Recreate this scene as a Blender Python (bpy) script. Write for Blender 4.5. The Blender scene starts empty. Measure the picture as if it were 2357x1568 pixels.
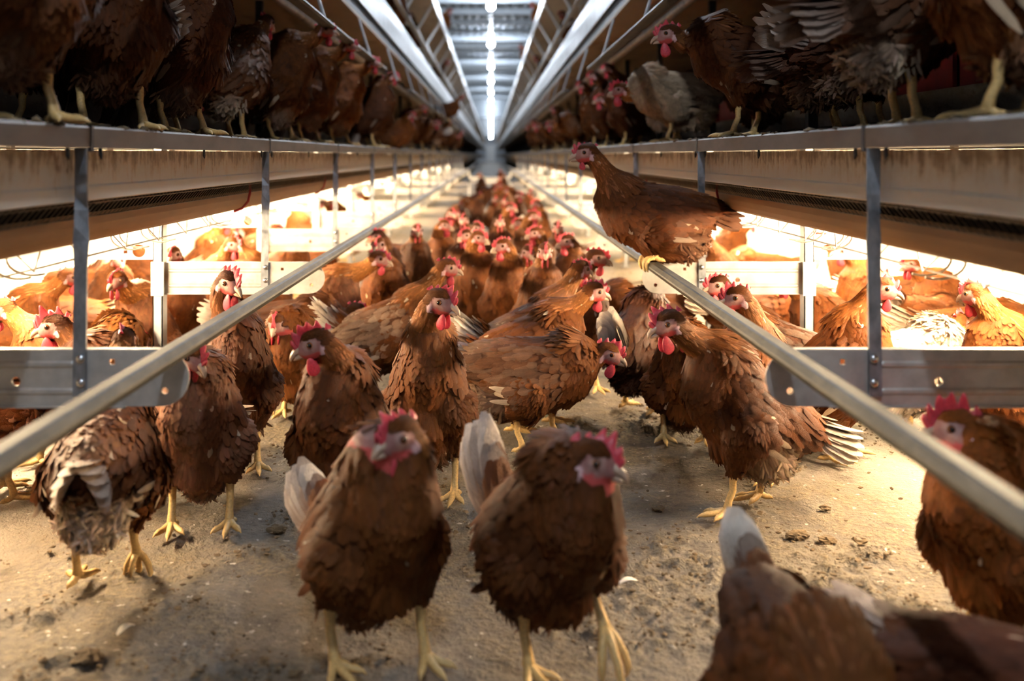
import bpy, bmesh, math, random
import numpy as np
from mathutils import Vector, Matrix
from mathutils.bvhtree import BVHTree

scn = bpy.context.scene
C = scn.collection
R = math.radians

# ------------------------------------------------------------------ camera, world, exposure
FPX = 35.0 / 36.0 * 2357.0          # focal length in photograph pixels
VPX, VPY, EYE = 1130.0, 358.0, 0.70  # vanishing point of the aisle, eye height
cam_data = bpy.data.cameras.new('camera')
cam = bpy.data.objects.new('camera', cam_data)
C.objects.link(cam)
cam.location = (0, 0, EYE)
cam.rotation_euler = (R(90), 0, 0)
cam_data.lens = 35.0
cam_data.sensor_width = 36.0
cam_data.shift_x = (1178.5 - VPX) / 2357.0
cam_data.shift_y = (VPY - 784.0) / 2357.0
cam_data.clip_start = 0.05
cam_data.clip_end = 400
cam_data.dof.use_dof = True
cam_data.dof.focus_distance = 2.15
cam_data.dof.aperture_fstop = 2.7
scn.camera = cam

world = bpy.data.worlds.new('world')
scn.world = world
world.use_nodes = True
world.node_tree.nodes['Background'].inputs[0].default_value = (0.55, 0.62, 0.75, 1)
world.node_tree.nodes['Background'].inputs[1].default_value = 0.012

scn.view_settings.view_transform = 'Standard'
scn.view_settings.look = 'None'
scn.view_settings.gamma = 1.0
scn.view_settings.use_curve_mapping = False
scn.view_settings.exposure = 0.55
scn.cycles.use_denoising = True
scn.cycles.use_adaptive_sampling = True
scn.cycles.adaptive_threshold = 0.03
scn.cycles.adaptive_min_samples = 16
scn.cycles.max_bounces = 5
scn.cycles.diffuse_bounces = 3
scn.cycles.glossy_bounces = 3
scn.cycles.transmission_bounces = 3
scn.cycles.sample_clamp_indirect = 6.0
scn.cycles.caustics_reflective = False
scn.cycles.caustics_refractive = False

CX = -0.02                 # centre line of the aisle
BAY, BAY0 = 1.2, 1.473     # spacing and first depth of the uprights
WARM = (1.0, 0.745, 0.45)
COOL = (0.80, 0.89, 1.0)


def lamp(name, kind, loc, energy, color, **kw):
    d = bpy.data.lights.new(name, kind)
    d.energy = energy
    d.color = color
    for k, v in kw.items():
        setattr(d, k, v)
    o = bpy.data.objects.new(name, d)
    o.location = loc
    C.objects.link(o)
    return o


# ------------------------------------------------------------------ helpers
def px2w(px, Y):
    return (px - VPX) * Y / FPX


def floorY(py):
    return EYE * FPX / (py - VPY)


def tag(o, label=None, cat=None, group=None, kind=None):
    if label: o['label'] = label
    if cat: o['category'] = cat
    if group: o['group'] = group
    if kind: o['kind'] = kind
    return o


def link(name, me, mat=None, parent=None):
    o = bpy.data.objects.new(name, me)
    if mat is not None:
        if len(me.materials) == 0:
            me.materials.append(mat)
    C.objects.link(o)
    if parent is not None:
        o.parent = parent
    return o


def empty(name, loc=(0, 0, 0), rz=0.0):
    o = bpy.data.objects.new(name, None)
    o.location = loc
    o.rotation_euler = (0, 0, rz)
    o.empty_display_size = 0.05
    C.objects.link(o)
    return o


def copy_tree(o, parent=None):
    c = o.copy()
    C.objects.link(c)
    c.parent = parent
    for ch in list(o.children):
        copy_tree(ch, c)
    return c


def mesh_np(name, V, F, smooth=True, attrs=None):
    """V (n,3); F list of faces, or int array (m,k)."""
    me = bpy.data.meshes.new(name)
    V = np.asarray(V, dtype=np.float32)
    if isinstance(F, list):
        sizes = np.array([len(f) for f in F], dtype=np.int32)
        loops = np.array([i for f in F for i in f], dtype=np.int32)
    else:
        sizes = np.full(len(F), F.shape[1], dtype=np.int32)
        loops = F.astype(np.int32).ravel()
    me.vertices.add(len(V))
    me.vertices.foreach_set('co', V.ravel())
    me.loops.add(len(loops))
    me.loops.foreach_set('vertex_index', loops)
    me.polygons.add(len(sizes))
    starts = np.concatenate([[0], np.cumsum(sizes)[:-1]]).astype(np.int32)
    me.polygons.foreach_set('loop_start', starts)
    me.polygons.foreach_set('use_smooth', np.full(len(sizes), smooth, dtype=bool))
    me.update(calc_edges=True)
    me.validate()
    for k, a in (attrs or {}).items():
        a = np.asarray(a, dtype=np.float32)
        if a.ndim == 2:
            if a.shape[1] == 3:
                a = np.concatenate([a, np.ones((len(a), 1), np.float32)], axis=1)
            at = me.attributes.new(k, 'FLOAT_COLOR', 'POINT')
            at.data.foreach_set('color', a.ravel())
        else:
            at = me.attributes.new(k, 'FLOAT', 'POINT')
            at.data.foreach_set('value', a)
    return me


class MB:
    """Collects boxes, prisms and tubes of ONE part into one mesh."""
    def __init__(self):
        self.V, self.F = [], []

    def add(self, V, F):
        b = len(self.V)
        self.V.extend([tuple(v) for v in V])
        self.F.extend([tuple(i + b for i in f) for f in F])
        return self

    def box(self, x0, x1, y0, y1, z0, z1):
        V = [(x, y, z) for z in (z0, z1) for y in (y0, y1) for x in (x0, x1)]
        F = [(0, 2, 3, 1), (4, 5, 7, 6), (0, 1, 5, 4), (2, 6, 7, 3), (0, 4, 6, 2), (1, 3, 7, 5)]
        return self.add(V, F)

    def extrude_y(self, prof, ys, closed=True):
        """prof: [(x,z)...]; swept along the list of ys."""
        n = len(prof)
        V = [(x, y, z) for y in ys for x, z in prof]
        F = []
        for j in range(len(ys) - 1):
            for i in range(n if closed else n - 1):
                k = (i + 1) % n
                F.append((j * n + i, j * n + k, (j + 1) * n + k, (j + 1) * n + i))
        if closed:
            F.append(tuple(range(n - 1, -1, -1)))
            F.append(tuple((len(ys) - 1) * n + i for i in range(n)))
        return self.add(V, F)

    def tube(self, pts, r, n=8, caps=True):
        pts = [Vector(p) for p in pts]
        rs = r if isinstance(r, (list, tuple)) else [r] * len(pts)
        t0 = (pts[1] - pts[0]).normalized()
        up = Vector((0, 0, 1)) if abs(t0.z) < 0.9 else Vector((1, 0, 0))
        nrm = t0.cross(up).normalized()
        V, F = [], []
        for i, p in enumerate(pts):
            a = pts[max(i - 1, 0)]
            b = pts[min(i + 1, len(pts) - 1)]
            t = (b - a).normalized()
            nrm = (nrm - t * nrm.dot(t)).normalized()
            bi = t.cross(nrm)
            for k in range(n):
                an = 2 * math.pi * k / n
                V.append(p + (nrm * math.cos(an) + bi * math.sin(an)) * rs[i])
        for i in range(len(pts) - 1):
            for k in range(n):
                k2 = (k + 1) % n
                F.append((i * n + k, i * n + k2, (i + 1) * n + k2, (i + 1) * n + k))
        if caps:
            F.append(tuple(range(n - 1, -1, -1)))
            F.append(tuple((len(pts) - 1) * n + k for k in range(n)))
        return self.add(V, F)

    def mesh(self, name, smooth=False):
        return mesh_np(name, self.V, self.F, smooth)

    def build(self, name, mat, parent=None, smooth=False):
        return link(name, self.mesh(name, smooth), mat, parent)


# ------------------------------------------------------------------ materials
def new_mat(name):
    m = bpy.data.materials.new(name)
    m.use_nodes = True
    nt = m.node_tree
    b = nt.nodes['Principled BSDF']
    return m, nt, b


def N(nt, t, **kw):
    n = nt.nodes.new(t)
    for k, v in kw.items():
        if k in n.inputs:
            n.inputs[k].default_value = v
        else:
            setattr(n, k, v)
    return n


def ramp(nt, fac, stops):
    n = nt.nodes.new('ShaderNodeValToRGB')
    el = n.color_ramp.elements
    while len(el) < len(stops):
        el.new(0.5)
    for e, (p, c) in zip(el, stops):
        e.position = p
        e.color = (*c, 1) if len(c) == 3 else c
    if fac is not None:
        nt.links.new(fac, n.inputs[0])
    return n


def mixc(nt, fac, a, b, mode='MIX'):
    n = nt.nodes.new('ShaderNodeMix')
    n.data_type = 'RGBA'
    n.blend_type = mode
    n.clamp_factor = True
    for sock, v in ((n.inputs[0], fac), (n.inputs[6], a), (n.inputs[7], b)):
        if hasattr(v, 'is_linked'):
            nt.links.new(v, sock)
        elif isinstance(v, (int, float)):
            sock.default_value = v
        else:
            sock.default_value = (*v, 1)
    return n.outputs[2]


def math_n(nt, op, a, b=None, clamp=False):
    n = nt.nodes.new('ShaderNodeMath')
    n.operation = op
    n.use_clamp = clamp
    for i, v in enumerate((a, b)):
        if v is None:
            continue
        if hasattr(v, 'is_linked'):
            nt.links.new(v, n.inputs[i])
        else:
            n.inputs[i].default_value = v
    return n.outputs[0]


def coords(nt, scale=(1, 1, 1), kind='Object'):
    tc = nt.nodes.new('ShaderNodeTexCoord')
    mp = nt.nodes.new('ShaderNodeMapping')
    mp.inputs['Scale'].default_value = scale
    nt.links.new(tc.outputs[kind], mp.inputs[0])
    return mp.outputs[0]


def noise(nt, vec, scale, detail=3, rough=0.6):
    n = N(nt, 'ShaderNodeTexNoise', Scale=scale, Detail=detail, Roughness=rough)
    nt.links.new(vec, n.inputs['Vector'])
    return n.outputs['Fac']


def bump(nt, b, h, strength=0.3, dist=0.01):
    n = N(nt, 'ShaderNodeBump', Strength=strength, Distance=dist)
    nt.links.new(h, n.inputs['Height'])
    nt.links.new(n.outputs[0], b.inputs['Normal'])


def simple_mat(name, col, rough=0.5, metal=0.0, var=0.25, scale=40, stretch=(1, 1, 1), bstr=0.0, dirt=None, dirt_scale=9, dirt_lo=0.5):
    m, nt, b = new_mat(name)
    v = coords(nt, stretch)
    n1 = noise(nt, v, scale)
    c0 = tuple(c * (1 - var) for c in col)
    c1 = tuple(min(1, c * (1 + var)) for c in col)
    cr = ramp(nt, n1, [(0.3, c0), (0.7, c1)])
    out = cr.outputs[0]
    if dirt is not None:
        n2 = noise(nt, v, dirt_scale, 5, 0.7)
        f = ramp(nt, n2, [(dirt_lo, (0, 0, 0)), (dirt_lo + 0.18, (1, 1, 1))])
        out = mixc(nt, f.outputs[0], out, dirt)
    nt.links.new(out, b.inputs['Base Color'])
    b.inputs['Roughness'].default_value = rough
    b.inputs['Metallic'].default_value = metal
    if bstr:
        bump(nt, b, n1, bstr, 0.004)
    return m


def emit_mat(name, col, strength):
    m, nt, b = new_mat(name)
    b.inputs['Base Color'].default_value = (0.9, 0.9, 0.9, 1)
    b.inputs['Emission Color'].default_value = (*col, 1)
    b.inputs['Emission Strength'].default_value = strength
    return m


# plumage: per-feather colour comes from the mesh, the bird's own tint from the object colour
def plumage_mat():
    m, nt, b = new_mat('plumage')
    at = N(nt, 'ShaderNodeAttribute', attribute_name='fcol')
    fv = N(nt, 'ShaderNodeAttribute', attribute_name='fv')
    fu = N(nt, 'ShaderNodeAttribute', attribute_name='fu')
    oi = N(nt, 'ShaderNodeObjectInfo')
    tint = mixc(nt, 1.0, at.outputs['Color'], oi.outputs['Color'], 'MULTIPLY')
    # skin vertices (fv<0) keep their own colour
    isf = math_n(nt, 'GREATER_THAN', fv.outputs['Fac'], -0.5)
    col = mixc(nt, isf, at.outputs['Color'], tint)
    # pale shaft down the middle, lighter lacing at the tip, darker root
    sh = ramp(nt, math_n(nt, 'ABSOLUTE', fu.outputs['Fac']), [(0.0, (1.15, 1.13, 1.1)), (0.16, (1, 1, 1)), (0.8, (0.97, 0.97, 0.97)), (1.0, (1.02, 1.02, 1.02))])
    tp = ramp(nt, fv.outputs['Fac'], [(0.0, (0.80, 0.78, 0.76)), (0.45, (0.96, 0.96, 0.96)), (0.86, (1.02, 1.02, 1.01)), (1.0, (1.08, 1.07, 1.06))])
    lit = mixc(nt, 1.0, mixc(nt, 1.0, col, sh.outputs[0], 'MULTIPLY'), tp.outputs[0], 'MULTIPLY')
    col2 = mixc(nt, isf, col, lit)
    v = coords(nt, (1, 1, 1))
    n1 = noise(nt, v, 26, 4, 0.65)
    vr = ramp(nt, n1, [(0.3, (0.80, 0.78, 0.76)), (0.7, (1.18, 1.18, 1.2))])
    col3 = mixc(nt, 1.0, col2, vr.outputs[0], 'MULTIPLY')
    nt.links.new(col3, b.inputs['Base Color'])
    b.inputs['Roughness'].default_value = 0.55
    b.inputs['Specular IOR Level'].default_value = 0.16
    # barbs: fine diagonal ribs either side of the shaft
    au = math_n(nt, 'ABSOLUTE', fu.outputs['Fac'])
    ph = math_n(nt, 'SUBTRACT', fv.outputs['Fac'], math_n(nt, 'MULTIPLY', au, 0.32))
    wv = math_n(nt, 'SINE', math_n(nt, 'ADD', math_n(nt, 'MULTIPLY', ph, 75.0), math_n(nt, 'MULTIPLY', noise(nt, v, 300, 2), 9.0)))
    bump(nt, b, wv, 0.35, 0.0007)
    tr = N(nt, 'ShaderNodeBsdfTranslucent')
    nt.links.new(col3, tr.inputs['Color'])
    mx = N(nt, 'ShaderNodeMixShader')
    mx.inputs[0].default_value = 0.22
    nt.links.new(b.outputs[0], mx.inputs[1])
    nt.links.new(tr.outputs[0], mx.inputs[2])
    nt.links.new(mx.outputs[0], nt.nodes['Material Output'].inputs['Surface'])
    return m


def flesh_mat(name, col, rough=0.45, trans=0.25, scale=300):
    m, nt, b = new_mat(name)
    v = coords(nt)
    n1 = noise(nt, v, scale, 3)
    cr = ramp(nt, n1, [(0.25, tuple(c * 0.72 for c in col)), (0.75, tuple(min(1, c * 1.25) for c in col))])
    nt.links.new(cr.outputs[0], b.inputs['Base Color'])
    b.inputs['Roughness'].default_value = rough
    bump(nt, b, n1, 0.35, 0.001)
    tr = N(nt, 'ShaderNodeBsdfTranslucent')
    nt.links.new(cr.outputs[0], tr.inputs['Color'])
    mx = N(nt, 'ShaderNodeMixShader')
    mx.inputs[0].default_value = trans
    nt.links.new(b.outputs[0], mx.inputs[1])
    nt.links.new(tr.outputs[0], mx.inputs[2])
    nt.links.new(mx.outputs[0], nt.nodes['Material Output'].inputs['Surface'])
    return m


M = {}
M['plumage'] = plumage_mat()
M['comb'] = flesh_mat('comb_flesh', (0.58, 0.060, 0.082), 0.42, 0.3)
M['beak'] = flesh_mat('beak_horn', (0.40, 0.27, 0.19), 0.35, 0.05, 160)
M['leg'] = flesh_mat('leg_scale', (0.62, 0.40, 0.15), 0.5, 0.08, 240)


def eye_mat():
    m, nt, b = new_mat('eye')
    at = N(nt, 'ShaderNodeAttribute', attribute_name='fcol')
    nt.links.new(at.outputs['Color'], b.inputs['Base Color'])
    b.inputs['Roughness'].default_value = 0.08
    return m


M['eye'] = eye_mat()
# ------------------------------------------------------------------ hens
RUFOUS = np.array([0.130, 0.040, 0.0080])
GOLD = np.array([0.27, 0.105, 0.026])
DARK = np.array([0.085, 0.030, 0.013])
CREAM = np.array([0.60, 0.46, 0.33])
HS = 1.12      # head size
FACE = np.array([0.35, 0.165, 0.145])


def _ico(sub):
    bm = bmesh.new()
    bmesh.ops.create_icosphere(bm, subdivisions=sub, radius=1.0)
    V = np.array([v.co[:] for v in bm.verts])
    F = np.array([[v.index for v in f.verts] for f in bm.faces])
    bm.free()
    return V, F


ICO2 = _ico(2)
ICO3 = _ico(3)


def unit(a):
    return a / np.maximum(np.linalg.norm(a, axis=-1, keepdims=True), 1e-9)


def rotm(axis, ang):
    return np.array(Matrix.Rotation(ang, 3, axis))


def bez(p0, p1, p2, p3, n):
    t = np.linspace(0, 1, n)[:, None]
    P = (1 - t) ** 3 * p0 + 3 * (1 - t) ** 2 * t * p1 + 3 * (1 - t) * t ** 2 * p2 + t ** 3 * p3
    D = 3 * (1 - t) ** 2 * (p1 - p0) + 6 * (1 - t) * t * (p2 - p1) + 3 * t ** 2 * (p3 - p2)
    return P, unit(D)


def remesh(V, F, voxel, smooth_iter):
    me = mesh_np('tmp', V, F)
    o = bpy.data.objects.new('tmp', me)
    C.objects.link(o)
    r = o.modifiers.new('r', 'REMESH')
    r.mode = 'VOXEL'
    r.voxel_size = voxel
    s = o.modifiers.new('s', 'SMOOTH')
    s.factor = 0.5
    s.iterations = smooth_iter
    dg = bpy.context.evaluated_depsgraph_get()
    ev = o.evaluated_get(dg)
    m2 = ev.to_mesh()
    nv = len(m2.vertices)
    V2 = np.empty(nv * 3, np.float32)
    m2.vertices.foreach_get('co', V2)
    N2 = np.empty(nv * 3, np.float32)
    m2.vertices.foreach_get('normal', N2)
    lt = np.empty(len(m2.loops), np.int32)
    m2.loops.foreach_get('vertex_index', lt)
    ls = np.empty(len(m2.polygons), np.int32)
    m2.polygons.foreach_get('loop_total', ls)
    faces, k = [], 0
    if (ls == 4).all():
        faces = lt.reshape(-1, 4)
    else:
        for n in ls:
            faces.append(tuple(int(i) for i in lt[k:k + n]))
            k += n
    ev.to_mesh_clear()
    bpy.data.objects.remove(o)
    bpy.data.meshes.remove(me)
    return V2.reshape(-1, 3).astype(float), faces, N2.reshape(-1, 3).astype(float)


# feather card: 4 rows x 3 columns
FV = np.array([0.0, 0.45, 0.82, 1.0])
FU = np.array([-1.0, 0.0, 1.0])
FW = np.array([0.55, 1.0, 0.78, 0.22])
FF = np.array([[r * 3 + c, r * 3 + c + 1, (r + 1) * 3 + c + 1, (r + 1) * 3 + c] for r in range(3) for c in range(2)])


def feathers(P, Nn, T, L, W, lift, off, col, rng, cup=0.25, curl=0.0):
    """Returns V,F,attrs of one card per point. All arrays of length n."""
    n = len(P)
    T = unit(T - Nn * np.sum(T * Nn, axis=1, keepdims=True))
    S = np.cross(Nn, T)
    V = np.empty((n, 4, 3, 3))
    for r in range(4):
        d = L * FV[r]
        h = off + d * np.sin(lift) - curl * L * FV[r] ** 2
        base = P + T * (d * np.cos(lift))[:, None] + Nn * h[:, None]
        for c in range(3):
            w = W * 0.5 * FW[r] * FU[c]
            V[:, r, c] = base + S * w[:, None] - Nn * (cup * W * 0.5 * FW[r] * abs(FU[c]))[:, None]
    F = (FF[None] + (np.arange(n) * 12)[:, None, None]).reshape(-1, 4)
    cc = np.repeat(col, 12, axis=0)
    fv = np.tile(np.repeat(FV, 3), n)
    fu = np.tile(np.tile(FU, 4), n)
    return V.reshape(-1, 3), F, cc, fv, fu


def head_frame(H, yaw, pitch):
    """columns: forward, left, up"""
    m = rotm('Z', yaw) @ rotm('Y', -pitch)
    return m


def comb_mesh(seed, size=1.0, flop=0.0):
    rng = np.random.default_rng(seed)
    tips = [(0.037, 0.020), (0.031, 0.034), (0.019, 0.043), (0.006, 0.042), (-0.008, 0.036), (-0.021, 0.027)]
    top = [(0.0365, 0.006)]
    for i, (x, z) in enumerate(tips):
        k = 1 + 0.12 * rng.standard_normal()
        z2 = 0.010 + (z - 0.010) * k * .84
        top.append((x + 0.0032, z2 - 0.0055)); top.append((x + 0.0014, z2 - 0.0012)); top.append((x - 0.0008, z2)); top.append((x - 0.0030, z2 - 0.0035))
        if i < len(tips) - 1:
            nx, nz = tips[i + 1]
            top.append(((x + nx) / 2, min(z, nz) - 0.0105 + 0.001 * rng.standard_normal()))
    top.append((-0.027, 0.017))
    top = np.array(top)
    base = np.stack([top[:, 0] * 0.92 - 0.001, np.interp(top[:, 0], [-0.03, -0.01, 0.015, 0.038], [0.013, 0.0165, 0.013, 0.001])], 1)
    n = len(top)
    rows = []
    for f, w in ((0.0, 0.0042), (0.35, 0.0034), (0.72, 0.0024), (1.0, 0.0008)):
        p = base + (top - base) * f
        p = p * np.array([1, 1])
        rows.append((p, w))
    V, F = [], []
    for side in (1, -1):
        for p, w in rows:
            for x, z in p:
                zz = 0.012 + (z - 0.012) * size if z > 0.012 else z
                h = max(0, zz - 0.012)
                y = side * w + flop * h * h / 0.03 + 0.0012 * math.sin(x * 260)
                V.append((x * (0.9 + 0.1 * size), y, zz - abs(flop) * h * h * 9))
    R4 = 4 * n
    for s in range(2):
        for r in range(3):
            for i in range(n - 1):
                a = s * R4 + r * n + i
                q = (a, a + 1, a + n + 1, a + n)
                F.append(q if s == 0 else q[::-1])
    for i in range(n - 1):
        a = 3 * n + i
        F.append((a, a + 1, R4 + a + 1, R4 + a))
    for r in range(3):
        for i in (0, n - 1):
            a = r * n + i
            q = (a, a + n, R4 + a + n, R4 + a)
            F.append(q)
    return V, F


def sweep(pts, rad, n=9):
    mb = MB()
    mb.tube(pts, list(rad), n)
    return mb


def leg_mesh(hock, foot, heading=0.0, lifted=False, splay=1.0, grip=False):
    """hock and foot: points in the hen's frame; toes lie on the ground at foot."""
    hock, foot = Vector(hock), Vector(foot)
    mb = MB()
    ank = foot + Vector((0, 0, 0.016)) if not lifted else foot
    mid = (hock + ank) / 2 + Vector((-0.004, 0, 0))
    mb.tube([hock + Vector((-0.004, 0, 0.022)), hock, hock * 0.75 + ank * 0.25, mid, hock * 0.2 + ank * 0.8, ank, ank + Vector((0.004, 0, -0.006))],
            [0.0085, 0.0092, 0.0072, 0.0066, 0.0068, 0.0085, 0.007], 10)
    def toe(ang, ln, back=False):
        d = Vector((math.cos(ang + heading), math.sin(ang + heading), 0))
        pts, rs = [], []
        if lifted:
            prof = [(0, 0, .0072), (.35, -.30, .0060), (.62, -.68, .0056), (.75, -1.05, .0046), (.72, -1.25, .0022), (.66, -1.36, .0008)]
            if back:
                prof = [(0, 0, .006), (.5, -.5, .005), (.75, -1.0, .004), (.7, -1.3, .001)]
        else:
            prof = [(0, -.004, .0075), (.18, -.006, .0064), (.36, -.0086, .0063), (.55, -.0100, .0054), (.70, -.0098, .0056), (.84, -.0112, .0044), (.93, -.0118, .0026), (1.04, -.0150, .0007)]
        if grip and not back:      # toes folded over the edge of the perch
            prof = [(0, -.004, .0075), (.18, -.006, .0064), (.32, -.0078, .0063), (.42, -.0115, .0060), (.47, -.020, .0056), (.47, -.031, .0046), (.44, -.038, .0028), (.40, -.043, .0007)]
        for a, z, r in prof:
            if lifted:
                pts.append(ank + d * (ln * a) + Vector((0, 0, ln * z)))
            else:
                pts.append(ank + d * (ln * a) + Vector((0, 0, z)))
            rs.append(r)
        mb.tube(pts, rs, 8)
    for a, l in ((-0.62 * splay, 0.046), (0.0, 0.060), (0.62 * splay, 0.046)):
        toe(a, l)
    toe(math.pi - 0.35, 0.026, True)
    return mb.mesh('leg', True)


def make_hen(seed=0, pitch=28, cz=0.20, head=(0.17, 0.0, 0.375), hyaw=0, hpitch=-12, tail=35, tail_spread=0.6, tail_len=0.13, tail_white=0.6,
             feet=((0.02, 0.045), (-0.02, -0.045)), lift=None, fluff=0.4, creamback=0.0, wing_drop=0.0, comb=1.0, flop=0.4, nf=5200, palette='std',
             fat=0.96, sit=False, grip=False, hock_dx=-0.015, wing_white=0.15, wattle=1.0, scruff=0.0):
    rng = np.random.default_rng(seed + 11)
    B = rotm('Y', -R(pitch))
    c0 = np.array([0, 0, cz])
    bw = lambda p: (np.atleast_2d(p) @ B.T) + c0
    S, Rd, Lb, Tn = [], [], [], []      # samples: pos, radius, label, flow (towards the rear of the bird)
    back = (B @ np.array([-1.0, 0, -0.12]))

    def chain(pts, lab, sub=5, flow=None):
        pts = np.array(pts, float)
        P = bw(pts[:, :3])
        for i in range(len(P) - 1):
            for k in range(sub):
                t = k / sub
                S.append(P[i] * (1 - t) + P[i + 1] * t); Rd.append(pts[i, 3] * (1 - t) + pts[i + 1, 3] * t); Lb.append(lab); Tn.append(flow)
        S.append(P[-1]); Rd.append(pts[-1, 3]); Lb.append(lab); Tn.append(flow)

    f = fat
    chain([(-.158, 0, .040, .030), (-.120, 0, .024, .058 * f), (-.065, 0, .004, .086 * f), (0, 0, -.006, .097 * f), (.052, 0, .004, .089 * f), (.088, 0, .030, .070 * f)], 0, 5, back)
    chain([(-.085, 0, -.040, .070 * f), (-.025, 0, -.048, .072 * f)], 1, 4, unit(B @ np.array([-1.0, 0, -.5])))
    # neck
    H = np.array(head, float)
    hy = R(hyaw)
    HF = head_frame(H, hy, R(hpitch))
    fw, lf, upv = HF[:, 0], HF[:, 1], HF[:, 2]
    nb = bw((.080, 0, .040))[0]
    he = H - fw * .010 - upv * .010
    nd = unit(unit(B @ np.array([.75, 0, .65])) * .55 + unit(he - nb) * .75)
    dist = np.linalg.norm(he - nb)
    he_dir = unit(fw * .45 + upv * .25 * (1 if hpitch > -50 else .3) + np.array([0, 0, .5 if H[2] > cz else -.4]))
    NP, ND = bez(nb, nb + nd * dist * .38, he - he_dir * dist * .36, he, 16)
    nr = np.interp(np.linspace(0, 1, 16), [0, .2, .45, .75, 1], [.066 * f, .050, .0335, .0255, .023])
    for p, r, d in zip(NP, nr, ND):
        S.append(p); Rd.append(r); Lb.append(2); Tn.append(-d)
    # head
    for q, r in (((0, 0, .002), .0225), ((.008, 0, .003), .0215), ((.015, 0, -.001), .0185), ((.022, 0, -.004), .0145), ((.014, 0, -.009), .0150)):
        S.append(H + HF @ (np.array(q) * HS)); Rd.append(r * HS); Lb.append(3); Tn.append(-fw - upv * .3)
    # thighs
    hocks = []
    for k, (fx, fy) in enumerate(feet):
        sgn = 1 if fy > 0 else -1
        fz = 0.0
        if lift is not None and k == lift[0]:
            fz = lift[1]
        foot = np.array([fx, fy, fz])
        hip = bw((-.012, sgn * .042, -.035))[0]
        hock = foot + np.array([hock_dx, 0, .082]) if not (lift is not None and k == lift[0]) else foot + np.array([-.035, 0, .055])
        if sit:
            hock = np.array([fx - .02, fy, .03])
        hocks.append((hock, foot, sgn))
        top = hock + np.array([0, 0, .012])
        for t in np.linspace(0, 1, 7):
            S.append(hip * (1 - t) + top * t); Rd.append((.062 * f) * (1 - t) + .0165 * t); Lb.append(4); Tn.append(unit(top - hip + np.array([-.02, 0, 0])))
    S, Rd, Lb, Tn = np.array(S), np.array(Rd), np.array(Lb), np.array(Tn)
    # surface
    vi, fi = ICO2
    lat = np.where(Lb <= 1, .90, np.where(Lb == 3, .86, 1.0))
    VV, FF_ = [], []
    for i in range(len(S)):
        s = np.ones(3)
        v = vi * Rd[i]
        if Lb[i] == 3:
            v = (v * np.array([1, .86, 1])) @ HF.T
        elif Lb[i] <= 1:
            v = v * np.array([1, .80, 1])
        VV.append(v + S[i]); FF_.append(fi + i * len(vi))
    V, F, Nn = remesh(np.concatenate(VV), np.concatenate(FF_), .0048, 7)

    def nearest(P):
        d = np.linalg.norm(P[:, None, :] - S[None], axis=2) - Rd[None]
        return d.argmin(axis=1)

    def local(P):
        return (P - c0) @ B

    def face_mask(P):
        q = (P - H) @ HF / HS
        m = ((q[:, 0] - .014) / .0185) ** 2 + ((q[:, 2] + .002) / .0185) ** 2 < 1
        return m & (q[:, 2] < .013) | ((q[:, 0] > .024) & (np.linalg.norm(P - H, axis=1) < .05))

    if palette == 'dark':
        cb, cn, cw = DARK * 1.15, DARK * 1.6, DARK
    elif palette == 'gold':
        cb, cn, cw = RUFOUS * 1.25 + .03, GOLD * 1.25, RUFOUS * .9
    elif palette == 'cream':
        cb, cn, cw = CREAM * .62, GOLD * 1.15, CREAM * .5
    else:
        cb, cn, cw = RUFOUS, RUFOUS * .55 + GOLD * .55, RUFOUS * .50 + DARK * .45

    def colour(P, near):
        lab = Lb[near]
        q = local(P)
        c = np.tile(cb, (len(P), 1))
        # neck hackle: golden
        nk = (lab == 2)
        ti = np.clip((near - (np.where(Lb == 2)[0][0])) / 15.0, 0, 1)
        wn = np.where(nk, np.clip(.25 + ti * 1.2, 0, 1), 0)[:, None]
        c = c * (1 - wn) + cn * wn
        hd = (lab == 3)[:, None]
        c = np.where(hd, RUFOUS * .9, c)
        # rear under-fluff: cream
        wf = np.clip((-q[:, 0] - .045) / .07, 0, 1) * np.clip((.0 - q[:, 2]) / .05, 0, 1) * fluff
        wf = np.where(lab <= 1, wf, 0)[:, None]
        c = c * (1 - wf) + CREAM * wf
        # saddle
        ws = np.clip((-q[:, 0] - .02) / .10, 0, 1) * np.clip((q[:, 2] - .02) / .04, 0, 1)
        ws = np.where(lab <= 1, ws, 0)[:, None]
        sad = CREAM * .75 if creamback > 0 else GOLD * .7
        c = c * (1 - ws * (creamback if creamback > 0 else .35)) + sad * ws * (creamback if creamback > 0 else .35)
        th = (lab == 4)[:, None]
        c = np.where(th, cb * .85, c)
        return c

    near = nearest(V)
    fm = face_mask(V)
    vc = colour(V, near) * .8
    qh = (V - H) @ HF / HS
    ear = (((qh[:, 0] + .004) / .0055) ** 2 + ((qh[:, 2] + .012) / .0075) ** 2 < 1) & (np.abs(qh[:, 1]) > .008) & (np.linalg.norm(V - H, axis=1) < .04)
    # naked skin: relief ring round the eye
    eyed = np.hypot(qh[:, 0] - .0125, qh[:, 2] - .004)
    ring = fm & (eyed < .0095)
    fc = np.tile(FACE, (len(V), 1))
    fc = np.where((eyed < .010)[:, None], np.array([.42, .25, .215]), fc)
    fc = np.where((qh[:, 2] < -.010)[:, None], np.array([.50, .08, .07]), fc)
    vc = np.where(fm[:, None], fc, vc)
    vc = np.where(ear[:, None], np.array([.66, .42, .42]), vc)
    fvv = np.where(fm | ear, -1.0, 0.4)
    V[ring] += Nn[ring] * (0.0009 * np.cos(eyed[ring] / .0095 * 9.4))[:, None]
    V[ear] += Nn[ear] * .0022
    # feathers: sample the faces
    Fa = np.array(F) if not isinstance(F, np.ndarray) else F
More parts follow.
